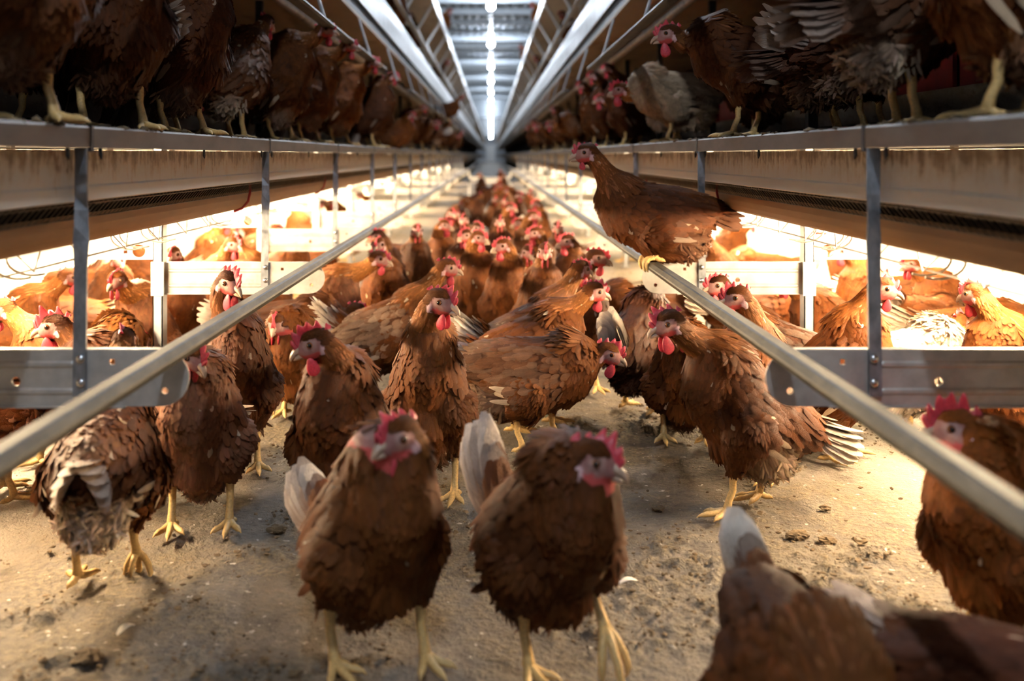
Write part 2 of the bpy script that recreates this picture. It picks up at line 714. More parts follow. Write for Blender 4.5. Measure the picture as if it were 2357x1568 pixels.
    if Fa.dtype == object or Fa.ndim != 2:
        Fa = np.array([f[:4] if len(f) >= 4 else (f[0], f[1], f[2], f[2]) for f in F])
    A = V[Fa]
    fcn = A.mean(axis=1)
    ar = np.linalg.norm(np.cross(A[:, 2] - A[:, 0], A[:, 3] - A[:, 1]), axis=1) / 2
    fl = near[Fa[:, 0]]
    lab = Lb[fl]
    ti = np.clip((fl - np.where(Lb == 2)[0][0]) / 15.0, 0, 1)
    wgt = np.where(lab == 0, 1.0, np.where(lab == 1, 1.3, np.where(lab == 2, 1.2 + 3.2 * ti, np.where(lab == 3, 11.0, 1.9))))
    bad = face_mask(fcn) | ear[Fa[:, 0]]
    for hk, ft, sg in hocks:
        bad |= (np.linalg.norm(fcn - hk, axis=1) < .02)
    wgt = np.where(bad, 0, wgt) * ar
    cdf = np.cumsum(wgt)
    # stratified picks keep the cover even
    pick = np.searchsorted(cdf, (np.arange(nf) + rng.random(nf)) / nf * cdf[-1])
    pick = np.clip(pick, 0, len(Fa) - 1)
    w = rng.dirichlet((1.5, 1.5, 1.5, 1.5), nf)
    P = np.einsum('ij,ijk->ik', w, A[pick])
    NN = unit(np.einsum('ij,ijk->ik', w, Nn[Fa[pick]]))
    nr_ = fl[pick]
    lb = Lb[nr_]
    ti = np.clip((nr_ - np.where(Lb == 2)[0][0]) / 15.0, 0, 1)
    T = Tn[nr_].copy()
    q = local(P)
    br = np.clip((q[:, 0] - .01) / .08, 0, 1)[:, None] * (lb <= 1)[:, None]
    T = T * (1 - br) + (B @ np.array([-.35, 0, -1.0]))[None] * br
    T = T + rng.normal(0, .16 + scruff, T.shape)
    wet = np.clip((-q[:, 0] - .04) / .07, 0, 1) * np.clip((.01 - q[:, 2]) / .05, 0, 1) * (lb <= 1)
    T = T + rng.normal(0, .5, T.shape) * wet[:, None]
    L = np.select([lb == 0, lb == 1, lb == 2, lb == 3], [.027, .032, .036 - .018 * ti, .0100], .025)
    W = np.select([lb == 0, lb == 1, lb == 2, lb == 3], [.0138, .0105, .0085 - .0040 * ti, .0042], .0092)
    L = L * rng.uniform(.8, 1.25, nf) * np.where(br[:, 0] > .4, .85, 1)
    W = W * rng.uniform(.85, 1.15, nf) * np.where(wet > .4, .6, 1)
    lf_ = np.select([lb == 0, lb == 1, lb == 2, lb == 3], [.05, .10, .04, .04], .06) * rng.uniform(.2, 1.6 + scruff * 3, nf) + wet * .16
    col = colour(P, nr_) * rng.uniform(.83, 1.17, (nf, 1)) * rng.uniform(.95, 1.05, (nf, 3))
    pale = (rng.random(nf) < .005 + creamback * .02) & (lb <= 2)
    col = np.where(pale[:, None], CREAM * .8, col)
    tipped = (lb == 2) & (rng.random(nf) < .14)
    col = np.where(tipped[:, None], col * 1.7 + .02, col)
    fV, fF, fC, ffv, ffu = feathers(P, NN, T, L, W, lf_, np.full(nf, .0008), col, rng)
    body_V = np.concatenate([V, fV])
    nV = len(V)
    faces = [tuple(int(i) for i in f) for f in F] + [tuple(f) for f in (fF + nV).tolist()]
    body = mesh_np('body', body_V, faces, True, {'fcol': np.concatenate([vc, fC]), 'fv': np.concatenate([fvv, ffv]), 'fu': np.concatenate([np.full(nV, .4), ffu])})
    parts = [('body', body, 'plumage', None)]
    # ---- wings
    qb = local(V)
    bvh = BVHTree.FromPolygons(qb.tolist(), [tuple(int(i) for i in f) for f in F])
    for sgn in (1, -1):
        nu, nv_ = 15, 8
        G = np.empty((nu, nv_, 3))
        for i in range(nu):
            u = i / (nu - 1)
            for j in range(nv_):
                v = j / (nv_ - 1)
                x = .082 - .235 * u - .012 * v
                top = .052 - .012 * u + .022 * math.sin(u * 2.6)
                bot = -.045 + .060 * u ** 1.6 - .03 * math.sin(u * 3.1) * (1 - u)
                z = top + (bot - top) * v - wing_drop * u * .05
                hit = bvh.ray_cast(Vector((x, sgn * .4, z)), Vector((0, -sgn, 0)))
                yy = abs(hit[0].y) if hit[0] is not None else 0.0
                floor_y = .078 * (1 - u) ** .6 * (1 - abs(v - .5) * .5) + .016
                y = max(yy, floor_y * .75) + .005 * math.sin(math.pi * min(1, v * .9 + .1)) * (1 - .3 * u) + .002
                G[i, j] = (x, sgn * y, z)
        for _ in range(2):
            G[1:-1, :, 1] = (G[:-2, :, 1] + G[2:, :, 1] + 2 * G[1:-1, :, 1]) / 4
            G[:, 1:-1, 1] = (G[:, :-2, 1] + G[:, 2:, 1] + 2 * G[:, 1:-1, 1]) / 4
        # tuck the rim against the body
        G[0, :, 1] -= sgn * .016
        G[1, :, 1] -= sgn * .005
        G[:, 0, 1] -= sgn * .006
        G[:, -1, 1] -= sgn * .004
        SF = [(i * nv_ + j, (i + 1) * nv_ + j, (i + 1) * nv_ + j + 1, i * nv_ + j + 1) if sgn < 0 else (i * nv_ + j, i * nv_ + j + 1, (i + 1) * nv_ + j + 1, (i + 1) * nv_ + j) for i in range(nu - 1) for j in range(nv_ - 1)]
        du = np.gradient(G, axis=0); dv = np.gradient(G, axis=1)
        Gn = unit(np.cross(du, dv)) * (1 if (np.cross(du, dv)[7, 4, 1] * sgn > 0) else -1)
        pts, nn, tt, ll, ww, cc, lft, offs = [], [], [], [], [], [], [], []
        for i in range(nu):
            u = i / (nu - 1)
            for j in range(nv_):
                v = j / (nv_ - 1)
                for rep in range(2 if u < .6 else 1):
                    ii = min(nu - 1, max(0, i + rng.uniform(-.5, .5))); jj = min(nv_ - 1, max(0, j + rng.uniform(-.5, .5)))
                    i0, j0 = int(ii), int(jj)
                    p = G[i0, j0]
                    pts.append(p + np.array([rng.uniform(-.006, .006), 0, rng.uniform(-.005, .005)])); nn.append(Gn[i0, j0])
                    tt.append((-1.0, 0, -.18 - .25 * (1 - u) * v + .3 * u * v + rng.normal(0, .05)))
                    if u < .35:
                        ll.append(.026); ww.append(.017)
                    elif u < .62:
                        ll.append(.040); ww.append(.021)
                    else:
                        ll.append(.052 if u > .85 else .062); ww.append(.020)
                    offs.append(.001 + .0025 * (1 - u)); lft.append(.045 * rng.uniform(.3, 1.5))
                    c = cw * rng.uniform(.75, 1.25) if u > .25 else (cw * .5 + cb * .5) * rng.uniform(.8, 1.2)
                    if creamback > 0:
                        kc = creamback * rng.uniform(.1, .6)
                        c = c * (1 - kc) + CREAM * .8 * kc
                    cc.append(c)
        # long flight feathers along the lower edge
        for k in range(11):
            u = .42 + .05 * k
            i0 = min(nu - 1, int(u * (nu - 1)))
            p = G[i0, nv_ - 1 - (k % 2)] + np.array([0, sgn * .0015 * (k % 3), .004 * (k % 2)])
            pts.append(p); nn.append(Gn[i0, nv_ - 2]); tt.append((-1.0, 0, .06 + .02 * k)); ll.append(.085 - .003 * k); ww.append(.014)
            offs.append(.001); lft.append(.02)
            cc.append(CREAM * .8 if rng.random() < wing_white * 3 else cw * 1.3)
        n = len(pts)
        fV, fF, fC, ffv, ffu = feathers(np.array(pts), np.array(nn), np.array(tt), np.array(ll) * rng.uniform(.9, 1.15, n), np.array(ww), np.array(lft), np.array(offs), np.array(cc), rng, cup=.2, curl=.03)
        g = G.reshape(-1, 3)
        WV = bw(np.concatenate([g, fV]))
        WF = SF + [tuple(x) for x in (fF + len(g)).tolist()]
        wm = mesh_np('wing', WV, WF, True, {'fcol': np.concatenate([np.tile(cw * .8, (len(g), 1)), fC]), 'fv': np.concatenate([np.full(len(g), .4), ffv]), 'fu': np.concatenate([np.full(len(g), .4), ffu])})
        parts.append(('wing', wm, 'plumage', None))
    # ---- tail
    ta = R(tail)
    pts, nn, tt, ll, ww, cc, lft = [], [], [], [], [], [], []
    base = np.array([-.135, 0, .050])
    for layer, (cnt, sc, wd) in enumerate(((11, 1.0, .044), (10, .86, .041), (9, .62, .036), (8, .45, .030))):
        for i in range(cnt):
            a = (i / (cnt - 1) * 2 - 1)
            elev = ta - abs(a) * tail_spread * .55 - layer * .03
            side = a * tail_spread * .62
            d = np.array([-math.cos(elev) * math.cos(side), math.sin(side), math.sin(elev)])
            tilt = a * (1.25 - .35 * tail_spread)
            upn = np.array([math.sin(elev), 0, math.cos(elev)])
            nrm = upn * math.cos(tilt) + np.array([0, 1, 0]) * math.sin(tilt)
            p = base + np.array([.012 * layer, .020 * a, -.012 * abs(a) + .004 * layer])
            pts.append(p); nn.append(nrm); tt.append(d); ll.append(tail_len * sc * (1 - .10 * a * a) * rng.uniform(.92, 1.06)); ww.append(wd)
            k = tail_white * rng.uniform(.6, 1.2) if layer < 2 else tail_white * .35 * rng.random()
            k = min(1, k)
            cc.append(np.array([.84, .76, .66]) * k + cw * (1 - k) if layer < 3 else cb * 1.1 * rng.uniform(.8, 1.2))
            lft.append(.02)
    n = len(pts)
    fV, fF, fC, ffv, ffu = feathers(np.array(pts), unit(np.array(nn)), np.array(tt), np.array(ll), np.array(ww), np.array(lft), np.full(n, .0), np.array(cc), rng, cup=.12, curl=.05)
    # brown near the root, pale at the tip
    kroot = np.clip(ffv * 1.6 - .2, 0, 1)[:, None]
    fC = cb * (1 - kroot) + fC * kroot
    tm = mesh_np('tail', bw(fV), fF, True, {'fcol': fC, 'fv': np.minimum(ffv, .9), 'fu': ffu})
    parts.append(('tail', tm, 'plumage', None))
    # ---- head furniture
    Hm = lambda X: (np.array(X) * HS @ HF.T) + H
    cv, cf = comb_mesh(seed, comb * .86, flop)
    parts.append(('comb', mesh_np('comb', Hm(cv), cf, True), 'comb', None))
    vi3, fi3 = ICO3
    for sgn in (1, -1):
        k = wattle
        w = vi3 * np.array([.0085, .0028, .0135]) * k
        w[:, 0] *= 1 - .35 * np.clip(w[:, 2] / (.0135 * k), -1, 1)
        w = w + np.array([.020, sgn * (.0075 + .003 * (k - 1)), -.020 - .0095 * k])
        parts.append(('wattle', mesh_np('wattle', Hm(w), fi3, True), 'comb', None))
    mb = MB()
    up_pts = [(.022, 0, -.001), (.030, 0, .0005), (.0375, 0, -.0015), (.0435, 0, -.0048), (.0475, 0, -.0090), (.0485, 0, -.0120)]
    mb.tube([Hm(p) for p in up_pts], [.0094, .0080, .0063, .0044, .0024, .0005], 10)
    lo_pts = [(.022, 0, -.0095), (.032, 0, -.0100), (.039, 0, -.0108), (.0440, 0, -.0122)]
    mb.tube([Hm(p) for p in lo_pts], [.0076, .0056, .0037, .0007], 10)
    parts.append(('beak', mb.mesh('beak', True), 'beak', None))
    for sgn in (1, -1):
        e = vi3 * .0049
        pol = np.arccos(np.clip(vi3[:, 1] * sgn, -1, 1))
        ec = np.where((pol < .78)[:, None], np.array([.004, .003, .003]), np.where((pol < 1.12)[:, None], np.array([.20, .065, .015]), np.array([.05, .02, .015])))
        ep = Hm(e + np.array([.0125, sgn * .0158, .004]))
        parts.append(('eye', mesh_np('eye', ep, fi3, True, {'fcol': ec}), 'eye', None))
    for k, (hk, ft, sg) in enumerate(hocks):
        if sit:
            continue
        parts.append(('leg', leg_mesh(hk, ft, -sg * .05, lift is not None and k == lift[0], .25 if grip else 1.0, grip), 'leg', None))
    # materials go on the meshes once, copies share them
    for nm, me, mk, _ in parts:
        me.materials.append(M[mk])
    return parts


POSES = {}
POSE_DEF = {}


def pose(name):
    if name not in POSES:
        POSES[name] = make_hen(**POSE_DEF[name])
    return POSES[name]


def hen(pname, loc, heading, label, group=None, tint=(1, 1, 1), scale=1.0):
    """heading in degrees: 0 = towards +X, 90 = away from the camera, -90 = towards the camera."""
    root = empty('hen', loc, R(heading))
    root.scale = (scale, scale, scale)
    tag(root, label, 'hen', group)
    for nm, me, mk, _ in pose(pname):
        o = bpy.data.objects.new(nm, me)
        C.objects.link(o)
        o.parent = root
        if mk == 'plumage':
            o.color = (*tint, 1)
    return root
# ------------------------------------------------------------------ structure materials
M['galv'] = simple_mat('galvanised_steel', (0.46, 0.44, 0.41), 0.42, 0.45, 0.22, 22, (1, 1, 1), 0.05, (0.20, 0.15, 0.10), 7, 0.60)
M['galv_clean'] = simple_mat('bright_galvanised_steel', (0.50, 0.52, 0.54), 0.42, 0.6, 0.15, 14)
M['strap'] = simple_mat('weathered_steel_strap', (0.22, 0.23, 0.25), 0.5, 0.6, 0.35, 60, (1, 1, .5), 0.1)
M['edge'] = simple_mat('dull_edge_rail', (0.135, 0.108, 0.088), 0.55, 0.25, 0.2, 30, (1, .3, 1), 0.08, (0.07, 0.055, 0.04), 10, 0.62)
M['dark'] = simple_mat('near_black', (0.018, 0.015, 0.013), 0.85, 0, 0.4, 20)  # near-black; the sheet behind the grille uses it as painted shade
M['dark_steel'] = simple_mat('dark_steel', (0.05, 0.052, 0.055), 0.5, 0.5, 0.3, 30)
M['belt'] = simple_mat('brown_plastic', (0.30, 0.17, 0.085), 0.55, 0, 0.15, 18, (1, .2, 1), 0.0, (0.20, 0.11, 0.05), 5, 0.6)
M['tray'] = simple_mat('tray_underside', (0.40, 0.30, 0.20), 0.6, 0, 0.18, 5, (1, .4, 1), 0.0, (0.16, 0.10, 0.06), 4, 0.55)
M['board'] = simple_mat('grey_board', (0.30, 0.27, 0.23), 0.7, 0, 0.3, 24, (1, .5, 1), 0.1, (0.10, 0.08, 0.06), 12, 0.5)
M['red'] = simple_mat('red_plastic', (0.30, 0.018, 0.02), 0.6, 0, 0.25, 12)
M['white'] = simple_mat('pale_panel', (0.80, 0.76, 0.68), 0.6, 0, 0.06, 6)
M['bounce_pale'] = simple_mat('pale_bounce_panel', (0.76, 0.72, 0.64), 0.6, 0, 0.08, 6)  # pale tone set so the added panel bounces lamp light
M['wire'] = simple_mat('wire', (0.16, 0.13, 0.10), 0.45, 0.6, 0.3, 60)
M['wire_pale'] = simple_mat('galvanised_wire', (0.50, 0.48, 0.44), 0.4, 0.6, 0.2, 60)
M['bolt'] = simple_mat('bolt_steel', (0.62, 0.62, 0.62), 0.22, 0.95, 0.1, 50)
M['warm_lamp'] = emit_mat('warm_lamp', WARM, 520.0)
M['cool_lamp'] = emit_mat('cool_lamp', COOL, 1000.0)
M['lamp_body'] = simple_mat('lamp_body', (0.75, 0.75, 0.75), 0.4)


def sheet_mat():
    """galvanised sheet with brown droppings running down from its upper edge"""
    m, nt, b = new_mat('stained_sheet')
    v = coords(nt, (1, 34, 5))
    streak = noise(nt, v, 2.2, 6, 0.72)
    v2 = coords(nt, (1, 1, 1))
    blot = noise(nt, v2, 26, 4, 0.7)
    tc = nt.nodes.new('ShaderNodeTexCoord')
    sx = nt.nodes.new('ShaderNodeSeparateXYZ')
    nt.links.new(tc.outputs['Object'], sx.inputs[0])
    zr = nt.nodes.new('ShaderNodeMapRange')
    zr.inputs['From Min'].default_value = 0.640
    zr.inputs['From Max'].default_value = 0.700
    zr.inputs['To Min'].default_value = -0.22
    zr.inputs['To Max'].default_value = 0.09
    nt.links.new(sx.outputs['Z'], zr.inputs['Value'])
    f = math_n(nt, 'ADD', math_n(nt, 'ADD', math_n(nt, 'MULTIPLY', streak, .60), math_n(nt, 'MULTIPLY', blot, .48)), zr.outputs[0])
    cr = ramp(nt, f, [(0.45, (0.84, 0.78, 0.68)), (0.55, (0.74, 0.62, 0.47)), (0.62, (0.36, 0.24, 0.13)), (0.72, (0.11, 0.06, 0.03))])
    nt.links.new(cr.outputs[0], b.inputs['Base Color'])
    mt = ramp(nt, f, [(0.46, (.1, .1, .1)), (0.58, (0, 0, 0))])
    nt.links.new(mt.outputs[0], b.inputs['Metallic'])
    b.inputs['Roughness'].default_value = 0.42
    bump(nt, b, f, 0.25, 0.003)
    return m


M['sheet'] = sheet_mat()


def beam_mat():
    """galvanised perch profile, worn and smeared with dried droppings along its length"""
    m, nt, b = new_mat('worn_perch_steel')
    v = coords(nt, (1, .18, 1))
    a = noise(nt, v, 55, 5, .7)
    v2 = coords(nt, (1, 1, 1))
    s = noise(nt, v2, 14, 6, .75)
    base = ramp(nt, a, [(.3, (.014, .0125, .010)), (.5, (.036, .033, .027)), (.7, (.085, .075, .060))])
    f = ramp(nt, s, [(.52, (0, 0, 0)), (.66, (1, 1, 1))])
    c = mixc(nt, f.outputs[0], base.outputs[0], (.075, .06, .04))
    nt.links.new(c, b.inputs['Base Color'])
    b.inputs['Metallic'].default_value = .1
    b.inputs['Roughness'].default_value = .55
    bump(nt, b, s, .2, .003)
    return m


M['beam'] = beam_mat()


def floor_mat():
    m, nt, b = new_mat('litter_on_concrete')
    v = coords(nt)
    n1 = noise(nt, v, 2.2, 5, .65)
    n2 = noise(nt, v, 17, 6, .72)
    n3 = noise(nt, v, 90, 4, .7)
    at = N(nt, 'ShaderNodeAttribute', attribute_name='relief')
    conc = ramp(nt, n2, [(.28, (.060, .046, .034)), (.46, (.145, .117, .088)), (.60, (.22, .182, .142)), (.78, (.33, .28, .22))])
    lit = ramp(nt, n3, [(.3, (.035, .024, .012)), (.48, (.11, .077, .038)), (.66, (.22, .16, .085)), (.8, (.30, .23, .14))])
    k = math_n(nt, 'ADD', math_n(nt, 'MULTIPLY', n1, .55), math_n(nt, 'MULTIPLY', n2, .45))
    f = ramp(nt, k, [(.46, (0, 0, 0)), (.56, (1, 1, 1))])
    f2 = math_n(nt, 'MAXIMUM', f.outputs[0], math_n(nt, 'MULTIPLY', at.outputs['Fac'], 1.3, True))
    c = mixc(nt, math_n(nt, 'MULTIPLY', f2, .8), conc.outputs[0], lit.outputs[0])
    # wet dark patches and pale specks
    n4 = noise(nt, v, 1.3, 5, .62)
    wet = ramp(nt, n4, [(.52, (0, 0, 0)), (.62, (1, 1, 1))])
    c = mixc(nt, math_n(nt, 'MULTIPLY', wet.outputs[0], .5), c, (.12, .085, .055))
    sp = noise(nt, v, 60, 2, .5)
    spf = ramp(nt, sp, [(.70, (0, 0, 0)), (.74, (1, 1, 1))])
    c = mixc(nt, math_n(nt, 'MULTIPLY', spf.outputs[0], .7), c, (.62, .56, .48))
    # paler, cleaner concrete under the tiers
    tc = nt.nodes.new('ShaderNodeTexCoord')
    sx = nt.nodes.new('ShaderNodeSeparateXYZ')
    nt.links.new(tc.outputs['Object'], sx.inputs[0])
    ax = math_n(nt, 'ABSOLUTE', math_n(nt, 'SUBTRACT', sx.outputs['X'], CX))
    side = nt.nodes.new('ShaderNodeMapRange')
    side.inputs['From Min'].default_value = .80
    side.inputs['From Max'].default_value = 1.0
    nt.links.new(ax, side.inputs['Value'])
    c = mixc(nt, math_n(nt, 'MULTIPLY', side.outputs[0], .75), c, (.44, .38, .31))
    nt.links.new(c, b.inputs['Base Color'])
    b.inputs['Roughness'].default_value = .72
    h = math_n(nt, 'ADD', math_n(nt, 'MULTIPLY', n2, 1.0), math_n(nt, 'MULTIPLY', n3, .5))
    bump(nt, b, h, 1.0, .02)
    return m


M['floor'] = floor_mat()


def ceiling_mat():
    m, nt, b = new_mat('corrugated_roof_sheet')
    v = coords(nt)
    n = noise(nt, v, 3, 3)
    cr = ramp(nt, n, [(.3, (.13, .155, .185)), (.7, (.19, .22, .25))])
    nt.links.new(cr.outputs[0], b.inputs['Base Color'])
    b.inputs['Roughness'].default_value = .8
    return m


M['ceiling'] = ceiling_mat()
M['purlin'] = simple_mat('purlin_steel', (0.26, 0.29, 0.32), 0.6, 0, 0.1, 4)
M['arm'] = simple_mat('pale_perch_arm', (0.62, 0.63, 0.63), 0.45, 0, 0.12, 30)
M['wall'] = simple_mat('shed_wall', (0.42, 0.45, 0.50), 0.6, 0, 0.1, 2)

# ------------------------------------------------------------------ floor, ceiling, walls
YEND = 118.0
YNEAR = -1.2


def vnoise(X, Y, scale, seed):
    rng = np.random.default_rng(seed)
    n = 256
    g = rng.random((n, n))
    x, y = X * scale, Y * scale
    xi, yi = np.floor(x).astype(int), np.floor(y).astype(int)
    fx, fy = x - xi, y - yi
    fx, fy = fx * fx * (3 - 2 * fx), fy * fy * (3 - 2 * fy)
    G = lambda a, b: g[a % n, b % n]
    return (G(xi, yi) * (1 - fx) + G(xi + 1, yi) * fx) * (1 - fy) + (G(xi, yi + 1) * (1 - fx) + G(xi + 1, yi + 1) * fx) * fy


def build_floor():
    xs = np.concatenate([[-4.0, -2.2], np.arange(-1.4, -.9, .02), np.arange(-.9, .86, .0065), np.arange(.88, 1.36, .02), [2.2, 4.0]])
    ys = np.concatenate([[YNEAR, .3], np.arange(.75, 2.9, .0065), np.arange(2.92, 4.4, .014), np.arange(4.5, 8, .06), [10, 14, 20, 40, 70, YEND]])
    X, Y = np.meshgrid(xs, ys)
    big = vnoise(X, Y, 3.1, 1)
    mid = vnoise(X, Y, 13, 2)
    fine = vnoise(X, Y, 46, 3)
    fin2 = vnoise(X, Y, 90, 4)
    grit = vnoise(X, Y, 68, 9) * vnoise(X, Y, 37, 10)
    patch = np.clip((big * .6 + mid * .5 - .56) / .2, 0, 1)
    rel = patch * (np.clip(fine - .38, 0, 1) * 1.3 + .3 * np.clip(fin2 - .4, 0, 1))
    crumbs = np.clip(fin2 - .80, 0, 1) * 2.2 * np.clip(big * 1.6 - .35, 0, 1)
    Z = .015 * rel + .008 * crumbs + .004 * (mid - .5) - .010 + (.016 * patch + .003) * np.clip(grit - .30, 0, .5)
    inside = (np.abs(X - CX) < 1.35) & (Y > .7) & (Y < 8)
    Z = np.where(inside, Z, -.004)
    ny, nx = X.shape
    V = np.stack([X, Y, Z], -1).reshape(-1, 3)
    i = np.arange(ny * nx).reshape(ny, nx)
    F = np.stack([i[:-1, :-1], i[:-1, 1:], i[1:, 1:], i[1:, :-1]], -1).reshape(-1, 4)
    me = mesh_np('floor', V, F, True, {'relief': np.where(inside, np.clip(rel + crumbs, 0, 1), 0).reshape(-1)})
    return tag(link('floor', me, M['floor']), kind='structure')


build_floor()
mb = MB()
ys = [YNEAR, YEND]
n = 46
prof = []
for i in range(n * 2 + 1):
    x = -3.2 + 6.4 * i / (n * 2)
    prof.append((x, 3.00 + (.03 if i % 2 else 0.0)))
prof += [(3.2, 3.10), (-3.2, 3.10)]
mb.extrude_y(prof, ys)
tag(mb.build('ceiling', M['ceiling']), kind='structure')
for k, y in enumerate(np.arange(2.0, YEND, 1.6)):
    pass
mb = MB()
for y in np.arange(1.2, 60, 1.2):
    mb.box(-3.2, 3.2, y - .022, y + .022, 2.91, 2.998)
tag(mb.build('trim_ceiling_purlin', M['purlin']), kind='structure')
mb = MB()
mb.box(-3.3, 3.3, YEND - .1, YEND, 0, 3.1)
tag(mb.build('wall_end', M['wall']), kind='structure')
mb = MB(); mb.box(-3.3, -3.2, YNEAR, YEND, 0, 3.1)
tag(mb.build('wall_left', M['white']), kind='structure')
mb = MB(); mb.box(3.2, 3.3, YNEAR, YEND, 0, 3.1)
tag(mb.build('wall_right', M['white']), kind='structure')
mb = MB(); mb.box(-3.3, 3.3, YNEAR - .1, YNEAR, 0, 3.1)
tag(mb.build('wall_near', M['wall']), kind='structure')
mb = MB()
mb.box(-.55, .50, YEND - .16, YEND - .1, 0, 2.0)
tag(mb.build('door_1', M['lamp_body']), kind='structure')

# ------------------------------------------------------------------ the aviary rows


def plate_curve(outer, holes, depth):
    """flat plate in the x-z plane with real holes -> vertices, faces"""
    cu = bpy.data.curves.new('tmpc', 'CURVE')
    cu.dimensions = '2D'
    cu.fill_mode = 'BOTH'
    cu.extrude = depth / 2
    for loop in [outer] + holes:
        sp = cu.splines.new('POLY')
        sp.points.add(len(loop) - 1)
        for p, (x, z) in zip(sp.points, loop):
            p.co = (x, z, 0, 1)
        sp.use_cyclic_u = True
    o = bpy.data.objects.new('tmpc', cu)
    C.objects.link(o)
    dg = bpy.context.evaluated_depsgraph_get()
    me = o.evaluated_get(dg).to_mesh()
    V = [(v.co.x, v.co.z, v.co.y) for v in me.vertices]
    F = [tuple(reversed(p.vertices)) for p in me.polygons]
    o.evaluated_get(dg).to_mesh_clear()
    bpy.data.objects.remove(o)
    bpy.data.curves.remove(cu)
    return V, F


def circ(x, z, r, n=20):
    return [(x + r * math.cos(2 * math.pi * i / n), z + r * math.sin(2 * math.pi * i / n)) for i in range(n)]


def pill(mb, x0, x1, z, h, y, d=.004):
    """pressed rib standing off a plate"""
    n = 8
    out = []
    for i in range(n + 1):
        a = -math.pi / 2 + math.pi * i / n
        out.append((x1 + h * math.cos(a), z + h * math.sin(a)))
    for i in range(n + 1):
        a = math.pi / 2 + math.pi * i / n
        out.append((x0 + h * math.cos(a), z + h * math.sin(a)))
    m = len(out)
    cx, cz = (x0 + x1) / 2, z
    V = [(x, y, zz) for x, zz in out]
    V += [(cx + (x - cx) * (1 - .004 / max(.05, abs(x1 - x0))), y - d, z + (zz - z) * .45) for x, zz in out]
    F = [(i, (i + 1) % m, m + (i + 1) % m, m + i) for i in range(m)] + [tuple(range(m, 2 * m))]
    mb.add(V, F)


NB = 17   # bays built, counted from the camera
SIDES = (('left', -1), ('right', 1))
AVIARY = {}


def xa(s, a):
    return CX + s * a


